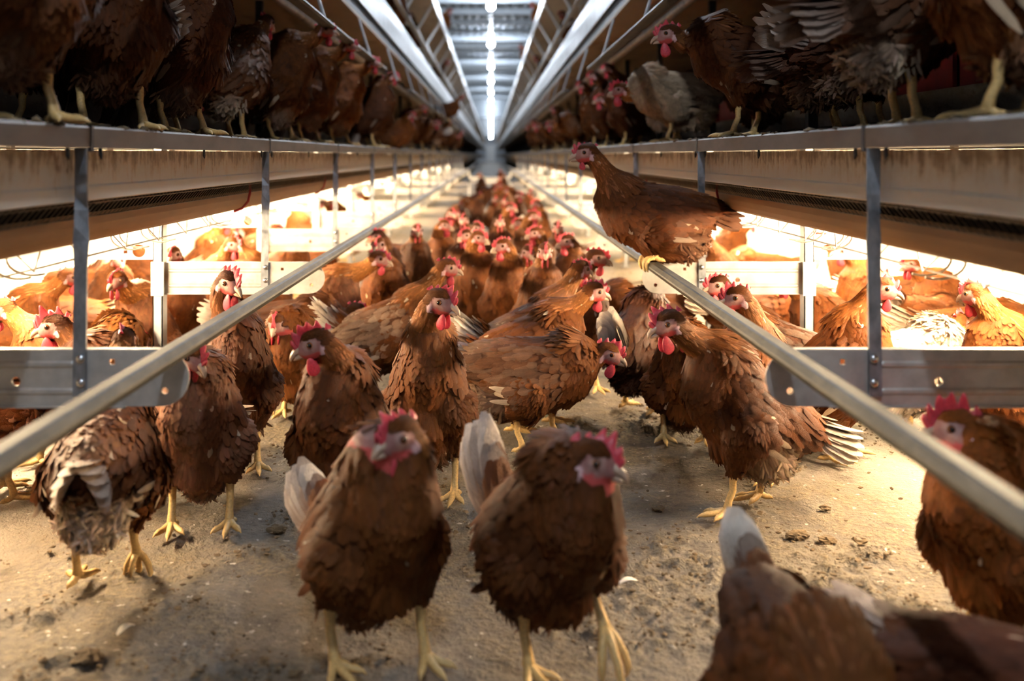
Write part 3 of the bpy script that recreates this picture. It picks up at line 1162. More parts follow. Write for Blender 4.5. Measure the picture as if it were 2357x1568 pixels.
def build_side(side, s):
    root = empty('aviary_row', (xa(s, .9), 1.5, 0))
    tag(root, 'galvanised hen aviary row with stained side sheet on the %s of the aisle' % side, 'aviary', 'aviary rows along the aisle')
    off = Vector(root.location)

    def put(mb, name, mat, parent=root, smooth=False, label=None):
        o = mb.build(name, mat, parent, smooth)
        o.location = -off if parent is root else (0, 0, 0)
        if label: o['label'] = label
        return o

    def bx(mb, a0, a1, y0, y1, z0, z1):
        x0, x1 = sorted((xa(s, a0), xa(s, a1)))
        return mb.box(x0, x1, y0, y1, z0, z1)

    def sw(mb, prof, ys, closed=True):
        p = [(xa(s, a), z) for a, z in prof]
        if s < 0:
            p = p[::-1]
        return mb.extrude_y(p, ys, closed)

    Y0, Y1 = .35, YEND - 6
    bays = [BAY0 + BAY * k for k in range(-1, NB)]
    # hen platform and its edge rail
    m = MB(); bx(m, .590, 1.75, Y0, Y1, .728, .7435); put(m, 'platform', M['dark'])
    ys = [Y0] + bays + [Y1]
    for i in range(len(ys) - 1):
        m = MB()
        y0, y1 = ys[i] + .012, ys[i + 1] + .010
        if i == 0: y0 = Y0
        sw(m, [(.575, .7115), (.575, .7405), (.578, .744), (.600, .744), (.600, .7405), (.580, .7405), (.580, .7115)], [y0, y1])
        put(m, 'edge_rail', M['edge'])
    # joint straps on the rail
    for y in bays:
        m = MB(); bx(m, .5735, .579, y + .006, y + .016, .706, .7445)
        put(m, 'rail_clip', M['dark_steel'])
        for dy in (-.055, .065, .62) if y < 7 else ():
            m = MB(); m.tube([(xa(s, .583), y + dy, .7115), (xa(s, .583), y + dy, .700), (xa(s, .5825), y + dy + .002, .694)], [.0026, .0032, .0012], 6)
            put(m, 'rail_hook', M['dark_steel'])
    # stained sheet
    m = MB()
    sw(m, [(.598, .7090), (.598, .655), (.596, .652), (.596, .632), (.600, .630), (.603, .632), (.601, .655), (.601, .7090)], [Y0, Y1])
    put(m, 'side_sheet', M['sheet'])
    # wire grille between sheet and trough
    m = MB()
    y = .9
    while y < 9.5:
        m.tube([(xa(s, .600), y, .632), (xa(s, .626), y, .602)], .0009, 4, False)
        y += .0195
    for a, z in ((.606, .6255), (.627, .6015)):
        m.tube([(xa(s, a), Y0, z), (xa(s, a), Y1, z)], .0013, 5)
    put(m, 'wire_grille', M['wire'])
    m = MB(); bx(m, .70, .703, Y0, Y1, .598, .70); put(m, 'shade_sheet', M['dark'])  # added black sheet standing in for the shade behind the grille
    # brown trough
    m = MB()
    pr = [(.628, .600), (.630, .588), (.636, .574), (.646, .562), (.660, .555), (.70, .552), (.76, .553), (.79, .575), (.795, .60)]
    pr2 = [(a + (.003 if a < .68 else (-.003 if a > .75 else 0)), z + .003) for a, z in pr][::-1]
    sw(m, pr + pr2, [Y0, Y1]); put(m, 'trough', M['belt'], smooth=False)
    for y in (bays[2] - .02, bays[2] + BAY * 1 - .02):
        m = MB()
        m.tube([(xa(s, .622), y, .628), (xa(s, .622), y, .600), (xa(s, .627), y, .578), (xa(s, .640), y - .01, .560), (xa(s, .66), y - .02, .551)], .0035, 6)
        put(m, 'trough_clip', M['red'], label='red trough clip')
    # wire guard with hoops under the trough
    m = MB()
    for a, z in ((.735, .548), (.735, .512)):
        m.tube([(xa(s, a), .9, z), (xa(s, a), 9, z)], .0019, 5)
    for y in bays[1:7]:
        for dy in (-.40, .12, .62):
            for q in (0, .05):
                pts = [(xa(s, .735 + .045 * math.sin(t)), y + dy + q, .530 + .028 * math.cos(t)) for t in np.linspace(-.3, 3.6, 14)]
                m.tube(pts, .0022, 6)
        for dy in np.arange(-.5, .6, .2):
            m.tube([(xa(s, .735), y + dy, .548), (xa(s, .715), y + dy + .03, .512), (xa(s, .735), y + dy + .10, .548)], .0014, 5)
    put(m, 'wire_guard', M['wire_pale'])
    # uprights, brackets, inner posts
    for k, y in enumerate(bays):
        m = MB()
        n = 16
        pts = [(.711 - (.711 - .345) * i / n) for i in range(n + 1)]
        V, F = [], []
        for i, z in enumerate(pts):
            tw = R(18) * math.exp(-((z - .60) / .03) ** 2) - R(10) * (z > .62)
            w = .0095 * (1 + .18 * math.exp(-((z - .575) / .02) ** 2))
            ca, sa = math.cos(tw), math.sin(tw)
            for ux, uy in ((-w, -.0022), (w, -.0022), (w, .0022), (-w, .0022)):
                V.append((xa(s, .5835 + .003 * max(0, (.60 - z)) / .25) + (ux * ca - uy * sa), y - .006 + (ux * sa + uy * ca), z))
        for i in range(n):
            for q in range(4):
                F.append((i * 4 + q, i * 4 + (q + 1) % 4, i * 4 + 4 + (q + 1) % 4, i * 4 + 4 + q))
        F += [(3, 2, 1, 0), tuple(n * 4 + q for q in range(4))]
        m.add(V, F)
        put(m, 'support_strap', M['strap'])
        # bracket plate (rounded end under the perch beam) with real holes
        arc = [(.468 + .042 * math.sin(t) * -1, .371 + .042 * math.cos(t)) for t in np.linspace(0, math.pi, 12)]
        outer = arc + [(.875, .329), (.875, .413)]
        holes = [[(.536, .399), (.544, .399), (.544, .391), (.536, .391)], circ(.682, .366, .0065), circ(.462, .352, .005)]
        V, F = plate_curve([(xa(s, a), z) for a, z in outer], [[(xa(s, a), z) for a, z in h] for h in holes], .003)
        m = MB(); m.add([(p[0], y + p[1], p[2]) for p in V], F)
        for z in (.391, .351):
            x0, x1 = sorted((xa(s, .60), xa(s, .84)))
            pill(m, x0, x1, z, .0055, y - .0015, .0025)
        bx(m, .47, .875, y - .001, y + .012, .4115, .4135)
        bx(m, .52, .875, y - .006, y + .006, .3275, .3300)
        br = put(m, 'cross_bracket', M['galv'])
        for z in (.4005, .3655):
            mb2 = MB()
            v, f = ICO2
            vv = v * np.array([.0072, .0048, .0072]) + np.array([xa(s, .5835), y - .009, z])
            mb2.add(vv.tolist(), [tuple(int(i) for i in q) for q in f])
            mb2.build('bolt', M['bolt'], br, True)
        # inner post: folded channel from the floor to the platform
        m = MB()
        bx(m, .856, .882, y - .018, y - .015, 0, .728)
        bx(m, .856, .859, y - .018, y + .02, 0, .728)
        bx(m, .879, .882, y - .018, y + .02, 0, .728)
        bx(m, .845, .895, y - .03, y + .03, 0, .004)
        bx(m, .852, .886, y - .021, y - .018, .326, .416)
        put(m, 'inner_post', M['galv_clean'])
        # upper tie with a round hole
        outer = [(.882, .421), (1.6, .421), (1.6, .488), (.882, .488)]
        V, F = plate_curve([(xa(s, a), z) for a, z in outer], [[(xa(s, a), z) for a, z in circ(.925, .444, .018, 24)], [(xa(s, a), z) for a, z in ((.955, .446), (.967, .446), (.967, .436), (.955, .436))]], .003)
        m = MB(); m.add([(p[0], y + p[1], p[2]) for p in V], F)
        put(m, 'cross_tie', M['galv_clean'])
        # dark upright carrying the next tier
        m = MB(); bx(m, .868, .893, y - .015, y + .015, .7435, 1.30); put(m, 'tier_post', M['dark_steel'])
    # feed trough and red nest curtain behind the hens
    m = MB()
    sw(m, [(1.00, .845), (1.005, .785), (1.08, .785), (1.10, .845), (1.095, .845), (1.075, .79), (1.01, .79), (1.005, .845)], [Y0, Y1]); put(m, 'feed_trough', M['board'])
    m = MB()
    for i in range(40):
        y = .6 + i * .36
        bx(m, 1.30 + .01 * (i % 2), 1.312 + .01 * (i % 2), y, y + .34, .78, 1.16)
    put(m, 'nest_curtain', M['red'])
    m = MB(); bx(m, 1.60, 1.62, Y0, Y1, .7435, 1.30); put(m, 'nest_back', M['dark'])
    m = MB(); bx(m, 1.62, 1.64, Y0, Y1, .02, .72); put(m, 'bounce_panel', M['bounce_pale'], label='pale panel added behind the hens to bounce the lamp light')  # added reflector that makes the bright glow under the tier
    # next tier: tray underside, dark side gap, bright rail
    m = MB(); bx(m, .556, 1.60, Y0, Y1, 1.300, 1.312)
    for y in np.arange(bays[0] + .2, 40, BAY * 2):
        bx(m, .556, 1.60, y, y + .012, 1.296, 1.300)
    put(m, 'tray', M['tray'])
    m = MB(); bx(m, .562, .575, Y0, Y1, 1.312, 1.375); put(m, 'tray_side', M['dark_steel'])
    m = MB()
    sw(m, [(.550, 1.372), (.548, 1.470), (.556, 1.545), (.572, 1.552), (.578, 1.548), (.562, 1.540), (.554, 1.470), (.556, 1.372)], [Y0, Y1]); put(m, 'trough_rail', M['galv_clean'])
    m = MB(); bx(m, .58, 1.60, Y0, Y1, 1.540, 1.552); put(m, 'upper_platform', M['tray'])
    m = MB(); m.tube([(xa(s, .545), Y0, 1.625), (xa(s, .545), Y1, 1.625)], .014, 8); put(m, 'upper_perch', M['galv'], smooth=True)
    m = MB()
    bx(m, .50, 1.60, Y0, Y1, 2.05, 2.062); put(m, 'top_tray', M['tray'])
    m = MB()
    sw(m, [(.478, 2.02), (.478, 2.12), (.50, 2.135), (.505, 2.13), (.484, 2.115), (.484, 2.02)], [Y0, Y1]); put(m, 'top_rail', M['galv_clean'])
    for y in [BAY0 + BAY * k for k in range(1, 30)]:
        m = MB()
        m.tube([(xa(s, .545), y, 1.625), (xa(s, .62), y, 1.80), (xa(s, .485), y, 2.03)], .014, 6)
        m.tube([(xa(s, .62), y, 1.80), (xa(s, .80), y, 1.90)], .012, 6)
        m.tube([(xa(s, .80), y, 1.555), (xa(s, .80), y, 2.05)], .012, 6)
        put(m, 'perch_arm', M['arm'])
    # perches under the tray: flat sections and a round pipe
    for y0, y1 in ((.5, 4.84), (6.4, 11.9), (12.3, 22), (22.5, 50)):
        m = MB()
        pr = [(.489, 1.112), (.485, 1.119), (.489, 1.127), (.519, 1.127), (.523, 1.119), (.519, 1.112)]
        sw(m, pr, [y0, y1]); put(m, 'flat_perch', M['beam'])
    m = MB(); m.tube([(xa(s, .69), Y0, 1.225), (xa(s, .69), 60, 1.225)], .017, 12); put(m, 'round_perch', M['galv'], smooth=True)
    for y in bays[1:]:
        m = MB()
        m.tube([(xa(s, .69), y + .5, 1.225), (xa(s, .69), y + .5, 1.30)], .006, 6)
        put(m, 'perch_hanger', M['galv_clean'])
        m = MB()
        m.tube([(xa(s, .505), y + .5, 1.120), (xa(s, .562), y + .5, 1.304)], .006, 6)
        put(m, 'perch_hanger', M['galv_clean'])
    AVIARY[side] = root

    # perch beam in front of the row
    m = MB()
    z1, z0 = .4235, .396
    pr = [(.4385, z0), (.4275, z1 - .014), (.4280, z1 - .010), (.4335, z1 - .0015), (.437, z1), (.4535, z1), (.4555, z1 - .003), (.4555, z0), (.452, z0), (.452, z1 - .006), (.437, z1 - .005), (.4315, z1 - .014), (.441, z0)]
    ys = [.3] + list(np.arange(.5, 20, .3)) + [Y1]
    sw(m, pr, ys)
    o = m.build('perch_beam', M['beam'])
    tag(o, 'worn steel perch beam running down the %s side of the aisle floor' % side, 'perch', 'low perch beams')
    # warm lamps under the tier
    for k in [0, 1, 2, 3, 5, 7, 9, 12, 15, 19]:
        y = BAY0 + BAY * k + .6
        lt = empty('tier_lamp', (xa(s, 1.12), y, .552))
        tag(lt, 'warm tube lamp under the %s tier, in bay %d from the camera' % (side, k + 1), 'lamp', 'warm lamps under the %s tier' % side)
        m = MB(); m.tube([(0, -.40, 0), (0, .40, 0)], .013, 10); m.build('tube', M['warm_lamp'], lt, True)
        m = MB(); m.box(-.02, .02, -.43, .43, .016, .034); m.box(-.012, .012, -.43, -.40, -.012, .05); m.box(-.012, .012, .40, .43, -.012, .05)
        m.box(-.006, .006, -.3, -.28, .034, .1745); m.box(-.006, .006, .28, .3, .034, .1745)
        m.build('fitting', M['lamp_body'], lt)


for side, s in SIDES:
    build_side(side, s)

# cable tray with bulbs down the middle of the ceiling
mb = MB(); mb.box(-.02, .02, YNEAR, YEND - 1, 2.865, 2.90)
tag(mb.build('lamp_rail', M['dark_steel']), 'galvanised lamp rail under the ceiling ridge', 'rail')
for k in range(25):
    y = -.4 + 4.7 * k
    root = empty('ceiling_lamp', (0, y, 2.86))
    tag(root, 'round white ceiling lamp hanging on the rail, number %d from the camera' % (k + 1), 'lamp', 'ceiling lamps over the aisle')
    m = MB(); m.tube([(0, 0, 0), (0, 0, -.012), (0, 0, -.03), (0, 0, -.05)], [.02, .035, .045, .045], 12); m.build('socket', M['lamp_body'], root)
    v, f = ICO2
    m = MB(); m.add((v * np.array([.05, .05, .06]) + np.array([0, 0, -.10])).tolist(), [tuple(int(i) for i in q) for q in f]); m.build('bulb', M['cool_lamp'], root, True)
# low gate across the far aisle
mb = MB()
mb.box(-.40, .36, 17.5, 17.54, .22, .32); mb.box(-.40, -.37, 17.5, 17.54, 0, .4); mb.box(.33, .36, 17.5, 17.54, 0, .4)
tag(mb.build('aisle_gate', M['white']), 'low pale board across the far end of the hens', 'gate')
# ------------------------------------------------------------------ hens
PD = POSE_DEF
ORD = ['nearest', 'second', 'third', 'fourth', 'fifth', 'sixth', 'seventh', 'eighth', 'ninth', 'tenth', 'eleventh', 'twelfth', 'thirteenth', 'fourteenth', 'fifteenth', 'sixteenth', 'seventeenth', 'eighteenth', 'nineteenth', 'twentieth']
DK = (.55, .50, .48)
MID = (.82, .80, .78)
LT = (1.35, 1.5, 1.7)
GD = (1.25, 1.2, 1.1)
NRM = (1, 1, 1)

# poses made for one bird each ------------------------------------------------
PD['front_left'] = dict(seed=21, pitch=40, cz=.195, head=(.085, -.005, .330), hyaw=-75, hpitch=-8, tail=78, tail_spread=.5, tail_white=.55, feet=((.045, .055), (-.01, -.055)), fluff=.2, comb=1.15, flop=-.5, nf=5200)
PD['front_mid'] = dict(seed=22, pitch=34, cz=.195, head=(.095, .0, .310), hyaw=38, hpitch=-14, tail=104, tail_spread=.45, tail_white=.95, tail_len=.15, feet=((.06, .045), (.0, -.035)), lift=(0, .075), palette='std', fluff=.1, comb=1.1, flop=.5, nf=5200)
PD['tail_up'] = dict(seed=23, fat=.86, pitch=4, cz=.150, head=(.20, .0, .09), hyaw=0, hpitch=-50, tail=34, tail_spread=.2, tail_white=.9, tail_len=.115, feet=((-.01, .05), (-.01, -.05)), nf=5200)
PD['crouch'] = dict(seed=24, pitch=10, cz=.145, head=(.13, .0, .20), hyaw=10, hpitch=-10, tail=20, palette='dark', nf=4600, feet=((.03, .05), (.0, -.05)))
PD['right_edge'] = dict(seed=25, pitch=44, cz=.20, head=(.07, -.01, .330), hyaw=-38, hpitch=-6, tail=30, palette='std', comb=1.5, flop=.2, wattle=1.3, feet=((.02, .05), (.0, -.05)), fluff=.1)
PD['right_main'] = dict(seed=26, pitch=36, cz=.205, head=(.155, .01, .372), hyaw=5, hpitch=-18, tail=24, tail_spread=.55, tail_white=1.1, tail_len=.135, feet=((.050, .040), (-.055, -.035)), fluff=1.25, comb=1.05, flop=-.6, wattle=1.25, wing_white=.3, nf=5600)
PD['mid_tall'] = dict(seed=27, fat=.88, pitch=58, cz=.22, head=(.075, .03, .410), hyaw=66, hpitch=-14, tail=30, feet=((.0, .05), (-.02, -.045)), fluff=.2, comb=1.05, flop=.4, wattle=1.1, nf=5600)
PD['mid_low'] = dict(seed=28, pitch=2, cz=.180, head=(.165, .0, .232), hyaw=-6, hpitch=-20, tail=18, tail_white=.5, creamback=.25, feet=((.045, .045), (-.03, -.04)), comb=1.1, flop=.1, wattle=1.15, nf=5600)
PD['dark_left'] = dict(seed=29, pitch=52, cz=.205, head=(.085, .0, .372), hyaw=-55, hpitch=-20, tail=25, palette='std', comb=1.3, flop=.3, wattle=1.1, nf=4600)
PD['small_front'] = dict(seed=30, pitch=36, cz=.165, head=(.105, .0, .262), hyaw=18, hpitch=-14, tail=20, palette='std', flop=-.3, feet=((.0, .05), (.0, -.05)))
PD['tall_left'] = dict(seed=31, pitch=50, cz=.215, head=(.07, -.02, .425), hyaw=28, hpitch=-18, tail=20, wattle=1.3, comb=1.1, flop=.3, feet=((.0, .05), (.0, -.05)))
PD['look_down'] = dict(seed=32, pitch=42, cz=.195, head=(.115, .0, .345), hyaw=45, hpitch=-34, tail=20, palette='gold', feet=((.02, .055), (.02, -.05)), nf=5200)
PD['rear'] = dict(seed=33, pitch=4, cz=.205, head=(.16, .0, .36), hyaw=0, tail=14, tail_len=.10, tail_spread=.8, tail_white=.45, fluff=1.5, creamback=.12, wing_white=.35, wing_drop=.4, feet=((.0, .045), (.01, -.045)), lift=(1, .04), scruff=.12, nf=6000)
PD['perched'] = dict(seed=34, pitch=8, cz=.118, head=(.165, .02, .282), hyaw=4, hpitch=-10, tail=6, tail_len=.11, tail_white=.05, fluff=.15, feet=((-.006, .035), (-.006, -.035)), grip=True, comb=.75, flop=0, wattle=.7, nf=5600, hock_dx=-.03)
PD['dark_tail_up'] = dict(seed=35, pitch=24, cz=.20, head=(.15, .0, .31), hyaw=20, tail=88, tail_spread=.5, tail_white=1.0, tail_len=.14, palette='dark', fluff=.0, feet=((.02, .045), (-.02, -.045)))
PD['right_back'] = dict(seed=36, pitch=48, cz=.20, head=(.075, .0, .392), hyaw=-32, hpitch=-10, tail=20, flop=.2, comb=1.0, wattle=1.2)
# general poses ------------------------------------------------
PD['dark_big'] = dict(seed=37, pitch=30, cz=.205, head=(.130, .0, .350), hyaw=6, hpitch=-10, comb=1.5, wattle=1.45, flop=.3)
PD['alert'] = dict(seed=41, pitch=44, cz=.21, head=(.09, .0, .395), hyaw=0)
PD['alert_left'] = dict(seed=42, pitch=46, cz=.21, head=(.08, .01, .40), hyaw=55, flop=-.4)
PD['alert_right'] = dict(seed=43, pitch=46, cz=.21, head=(.08, -.01, .39), hyaw=-55, comb=1.15)
PD['walk'] = dict(seed=44, pitch=22, cz=.20, head=(.155, .0, .345), hyaw=8, tail=55, tail_white=.8, feet=((.055, .04), (-.05, -.04)), fluff=.5)
PD['walk_pale'] = dict(seed=45, pitch=20, cz=.20, head=(.15, .0, .375), hyaw=10, tail=68, tail_white=1.0, creamback=.6, feet=((.05, .04), (-.04, -.04)), fluff=.6)
PD['stretch'] = dict(seed=46, pitch=38, cz=.20, head=(.175, .0, .365), hyaw=-5, hpitch=-14, palette='gold', tail=15)
PD['low'] = dict(seed=47, pitch=6, cz=.185, head=(.19, .0, .235), hyaw=12, hpitch=-18, tail=35, tail_white=.6)
PD['peck'] = dict(seed=48, pitch=-8, cz=.185, head=(.21, .02, .09), hyaw=0, hpitch=-65, tail=55, tail_white=.7, palette='gold')
PD['sit'] = dict(seed=49, pitch=10, cz=.095, head=(.11, .0, .225), hyaw=20, sit=True, tail=15, fluff=.3)
PD['cream'] = dict(seed=50, pitch=14, cz=.19, head=(.15, .02, .28), hyaw=30, palette='cream', creamback=.9, fluff=1.0, tail=40, tail_white=1.0, scruff=.15)
PD['fan'] = dict(seed=51, pitch=4, cz=.185, head=(.19, .0, .19), hyaw=0, tail=62, tail_spread=1.25, tail_white=1.0, tail_len=.15, creamback=.35, fluff=.5)
PD['ledge_tall'] = dict(seed=52, pitch=58, cz=.215, head=(.085, .0, .405), hyaw=0, tail=10, fluff=.15)
PD['ledge_lean'] = dict(seed=53, pitch=56, cz=.21, head=(.135, .0, .36), hyaw=6, hpitch=-4, tail=8, comb=.9)
PD['ledge_white_rump'] = dict(seed=54, pitch=26, cz=.205, head=(.15, .0, .36), hyaw=0, tail=25, tail_white=.3, fluff=1.0, creamback=.3, wing_drop=.3, scruff=.15, nf=5200, feet=((.04, .05), (-.03, -.045)))
PD['buff'] = dict(seed=56, pitch=6, cz=.165, head=(.175, .0, .185), hyaw=10, hpitch=-14, palette='cream', creamback=.6, fluff=1.0, tail=40, tail_white=.8, scruff=.1, comb=1.2, wattle=1.2)
PD['ledge_low'] = dict(seed=55, pitch=14, cz=.195, head=(.18, .0, .262), hyaw=4, hpitch=-12, tail=40, tail_white=.5, palette='std', fluff=.2, comb=1.0, wattle=1.2, nf=5200, feet=((.03, .045), (-.03, -.045)))


QUEUE = []


def at(p, px, Y, heading, label, tint=NRM, z=0.0, X=None, group=None, scale=1.0, fixed=False):
    """px: column of the photograph at which the bird stands, Y: its distance down the aisle."""
    x = px2w(px, Y) if X is None else X
    if X is not None and Y is None:
        Y = X * FPX / (px - VPX)
    QUEUE.append(dict(p=p, x=x, y=Y, z=z, h=heading, lab=label, t=tint, g=group, s=scale, fixed=fixed or Y < 1.6 or len(QUEUE) < 14))


def discs(b):
    a = R(b['h'])
    off = (.085, -.005, -.095) if b['p'] not in ('alert', 'alert_left', 'alert_right', 'ledge_tall', 'ledge_lean', 'right_back', 'mid_tall', 'tall_left', 'small_front', 'dark_left') else (.06, -.01, -.08)
    return [(b['x'] + math.cos(a) * d, b['y'] + math.sin(a) * d, r) for d, r in zip(off, (.075, .094, .07))]


def settle(rounds=240):
    """birds keep clear of each other: each gives way along the line on which it is seen"""
    for it in range(rounds):
        moved = False
        D = [discs(b) for b in QUEUE]
        for i in range(len(QUEUE)):
            for j in range(i + 1, len(QUEUE)):
                A, Bq = QUEUE[i], QUEUE[j]
                if abs(A['z'] - Bq['z']) > .2 or abs(A['y'] - Bq['y']) > .5 or abs(A['x'] - Bq['x']) > .5 or (A['fixed'] and Bq['fixed']):
                    continue
                pen = max(ra + rb - math.hypot(xa_ - xb_, ya_ - yb_) for xa_, ya_, ra in D[i] for xb_, yb_, rb in D[j])
                if pen <= 0:
                    continue
                moved = True
                s = 1 if A['y'] >= Bq['y'] else -1
                for b, sg in ((A, s), (Bq, -s)):
                    if b['fixed']:
                        continue
                    d = sg * min(.012, pen * .5 + .001)
                    ny = b['y'] + d
                    b['x'] *= ny / b['y']
                    b['y'] = ny
                D[i], D[j] = discs(A), discs(Bq)
        for b in QUEUE:
            if b['fixed'] or b['z'] > .3:
                continue
            a = abs(b['x'] - CX)
            if a > .62:                      # under a tier: between the bracket frames
                ny = clear_of_frames(b['y'], .15)
                ny = b['y'] + max(-.02, min(.02, ny - b['y']))
                b['x'] *= ny / b['y']; b['y'] = ny
        if not moved:
            break


def clear_of_frames(Y, gap=.17):
    """keep birds under the tiers between the bracket frames"""
    d = (Y - BAY0) / BAY
    d = (d - round(d)) * BAY
    return Y if abs(d) > gap else Y - d + math.copysign(gap, d)


GA, GL, GR = 'hens on the aisle floor', 'hens under the left tier', 'hens under the right tier'
PL, PR = 'hens on the left ledge', 'hens on the right ledge'
FZ = 0.004
# --- aisle
at('front_left', 860, 1.37, -55, 'brown hen in the left front, pale tail tip behind, head turned left', NRM, FZ, group=GA)
at('front_mid', 1268, 1.35, -62, 'dark brown hen in the front with upright white tail and one foot lifted', (.72, .68, .66), FZ, group=GA)
at('tail_up', 1838, 1.05, -88, 'brown hen cut off by the lower frame, white tail tip raised, head down', MID, FZ, group=GA)
at('crouch', 2400, .96, -62, 'dark reddish hen cut off in the lower right corner', (1.3, 1.1, 1.0), FZ, group=GA)
at('right_edge', 2300, 1.36, -152, 'orange brown hen at the right edge with big pink comb, behind the perch beam', (1.7, 1.6, 1.4), FZ, group=GA)  # raised tint stands in for the light falling on this bird
at('right_main', 1708, 1.97, -168, 'brown hen in profile facing left, white-edged tail, in front of the right perch beam', (.66, .63, .60), FZ, group=GA)  # lowered tint carries the shade over breast and body
at('mid_tall', 990, 2.03, -97, 'tall upright hen in the middle of the aisle, breast forward, beak to the right', NRM, FZ, group=GA)
at('mid_low', 1235, 2.36, -8, 'low striding hen beside the tall upright hen, head stretched right, pale back', NRM, FZ, group=GA)
at('dark_left', 795, 1.80, -115, 'dark hen just behind the left front hen, large pale pink comb', (.72, .66, .64), FZ, group=GA)
at('small_front', 690, 2.66, -112, 'short brown hen facing the camera left of the dark hen, upright red comb', NRM, FZ, group=GA)
at('tall_left', 540, 2.20, -70, 'tall dark hen standing behind the left perch beam, red comb above it', DK, FZ, group=GA)
at('look_down', 462, 1.88, -82, 'golden brown hen under the left perch beam looking down with red wattles', NRM, FZ, group=GA)
at('rear', 245, 1.63, 101, 'hen seen from behind at lower left with fluffy cream rump', NRM, FZ, group=GA)
at('low', 668, 2.93, 4, 'brown hen stooping right under the left perch beam, large pink comb', MID, FZ, group=GA)
at('stretch', 742, 3.18, 2, 'golden hen stretching its neck to the right beside the left perch beam', GD, FZ, group=GA)
at('alert', 888, 3.45, -100, 'narrow golden hen facing the camera with upright pale comb, left in the crowd', GD, FZ, group=GA)
at('walk_pale', 905, 2.85, -2, 'hen with cream tail walking right behind the tall upright hen', NRM, FZ, group=GA)
at('alert_left', 1097, 3.40, -92, 'tall golden hen facing the camera in the middle of the crowd', GD, FZ, group=GA)
at('alert_right', 1170, 3.20, -95, 'golden hen with dark head and a white tail showing behind it, mid crowd', GD, FZ, group=GA)
at('alert', 1248, 3.02, -88, 'hen with long red wattles facing the camera behind the low striding hen', NRM, FZ, group=GA)
at('alert_left', 1335, 2.93, -70, 'dark-headed hen peeping over the golden hen near the right beam', MID, FZ, group=GA)
at('walk', 1225, 2.62, 4, 'golden brown hen with white tail directly behind the low striding hen, facing right', GD, FZ, group=GA)
at('walk_pale', 1225, 2.83, 25, 'hen whose bright white tail stands up in the middle of the aisle', NRM, FZ, group=GA)
at('low', 1470, 3.22, 186, 'brown hen leaning left out from under the right perch beam', NRM, FZ, group=GA)
at('dark_tail_up', 1470, 2.72, 62, 'blackish brown hen with white tail seen from behind, right of centre', NRM, FZ, group=GA)
at('small_front', 1575, 2.44, -95, 'brown hen half hidden below the right beam, behind the profile hen', MID, FZ, group=GA)
at('right_back', 1748, 2.20, -140, 'hen facing left behind the right perch beam, pink comb and wattles', NRM, FZ, group=GA)
at('perched', 1485, 2.615, 180, 'brown hen perched on the right beam, long neck raised, facing left', (.80, .74, .72), .4238, X=.4195, fixed=True)
# crowd further down the aisle
rng = random.Random(5)
crowd = [(890, 4.0, -100, 'alert_right', DK, 'dark hen with pink face beside the left beam in the crowd'),
         (955, 4.05, -80, 'alert', MID, 'brown hen facing the camera left in the crowd, two birds in from the beam'),
         (945, 4.75, 10, 'peck', NRM, 'hen stooping beside the left beam at the back of the crowd'),
         (1015, 4.35, -85, 'alert_left', GD, 'golden-breasted hen in the left half of the crowd'),
         (1062, 3.95, -70, 'alert_right', MID, 'hen with bright pink comb left of the tall golden hen'),
         (1075, 4.85, -100, 'alert', DK, 'blackish hen standing alone against the bare pale floor'),
         (1110, 4.1, -110, 'alert_left', MID, 'hen with red comb tilted right behind the tall golden hen'),
         (1150, 4.7, -90, 'alert', DK, 'dark hen with bowed pink face in the centre of the crowd'),
         (1195, 3.75, -80, 'walk', NRM, 'hen with white beak-side feathers behind the dark-headed golden hen'),
         (1245, 3.8, -100, 'alert_right', NRM, 'hen with pink comb turned right in the right half of the crowd'),
         (1285, 4.3, -95, 'alert', DK, 'dark-breasted hen beside the right beam in the crowd'),
         (1318, 3.7, -100, 'alert_right', DK, 'dark hen with pale face close to the right beam'),
         (1210, 5.0, -75, 'alert_left', NRM, 'brown hen behind the centre dark hen'),
         (1265, 5.2, 180, 'walk', GD, 'golden hen standing side-on at the back right of the crowd'),
         (1020, 5.3, -60, 'alert', MID, 'hen at the back left of the crowd with dark head'),
         (1170, 5.8, -90, 'alert_left', NRM, 'hen in the back row of the crowd left of the white-rumped one'),
         (1200, 6.3, 90, 'fan', NRM, 'white-rumped hen turned away in the back row'),
         (1240, 6.4, -95, 'alert_right', NRM, 'hen in the back row by the right beam'),
         (1160, 6.8, -90, 'alert', NRM, 'hen in the last row of the main crowd, left of centre'),
         (1195, 7.6, -100, 'alert_left', DK, 'dark hen in the last row of the main crowd'),
         (1215, 8.4, -80, 'alert', NRM, 'brown hen just beyond the main crowd on the right'),
         (1140, 8.2, -90, 'walk', MID, 'brown hen just beyond the main crowd in the centre'),
         (1055, 8.2, -90, 'low', NRM, 'blurred hen beside the left beam past the bare floor'),
         (1092, 8.6, 70, 'walk', NRM, 'blurred hen on the pale bare floor, turned away, right one of a pair'),
         (1078, 9.6, -110, 'low', GD, 'blurred hen feeding beyond the bare floor'),
         (1108, 11.5, 20, 'walk', DK, 'dark blurred hen far down the aisle, left of centre'),
         (1165, 10.2, -90, 'walk', NRM, 'blurred hen far down the aisle, right of centre'),
         (1184, 12.0, 190, 'walk', NRM, 'blurred hen far down the aisle near the right beam'),
         (1150, 13.5, -90, 'alert', NRM, 'tiny blurred hen before the low pale board, centre'),
         (1108, 15.5, -90, 'alert', DK, 'tiny dark hen before the low pale board, left'),
         (1158, 15.8, -80, 'alert', MID, 'tiny hen before the low pale board, right'),
         (1104, 20.0, -90, 'walk', MID, 'tiny hen beyond the low pale board, left'),
         (1152, 21.0, -90, 'alert', DK, 'tiny hen beyond the low pale board, right')]
for px, Y, h, p, t, lab in crowd:
    at(p, px, Y, h, lab, t, .0, group='blurred hens down the aisle' if Y > 8 else GA)

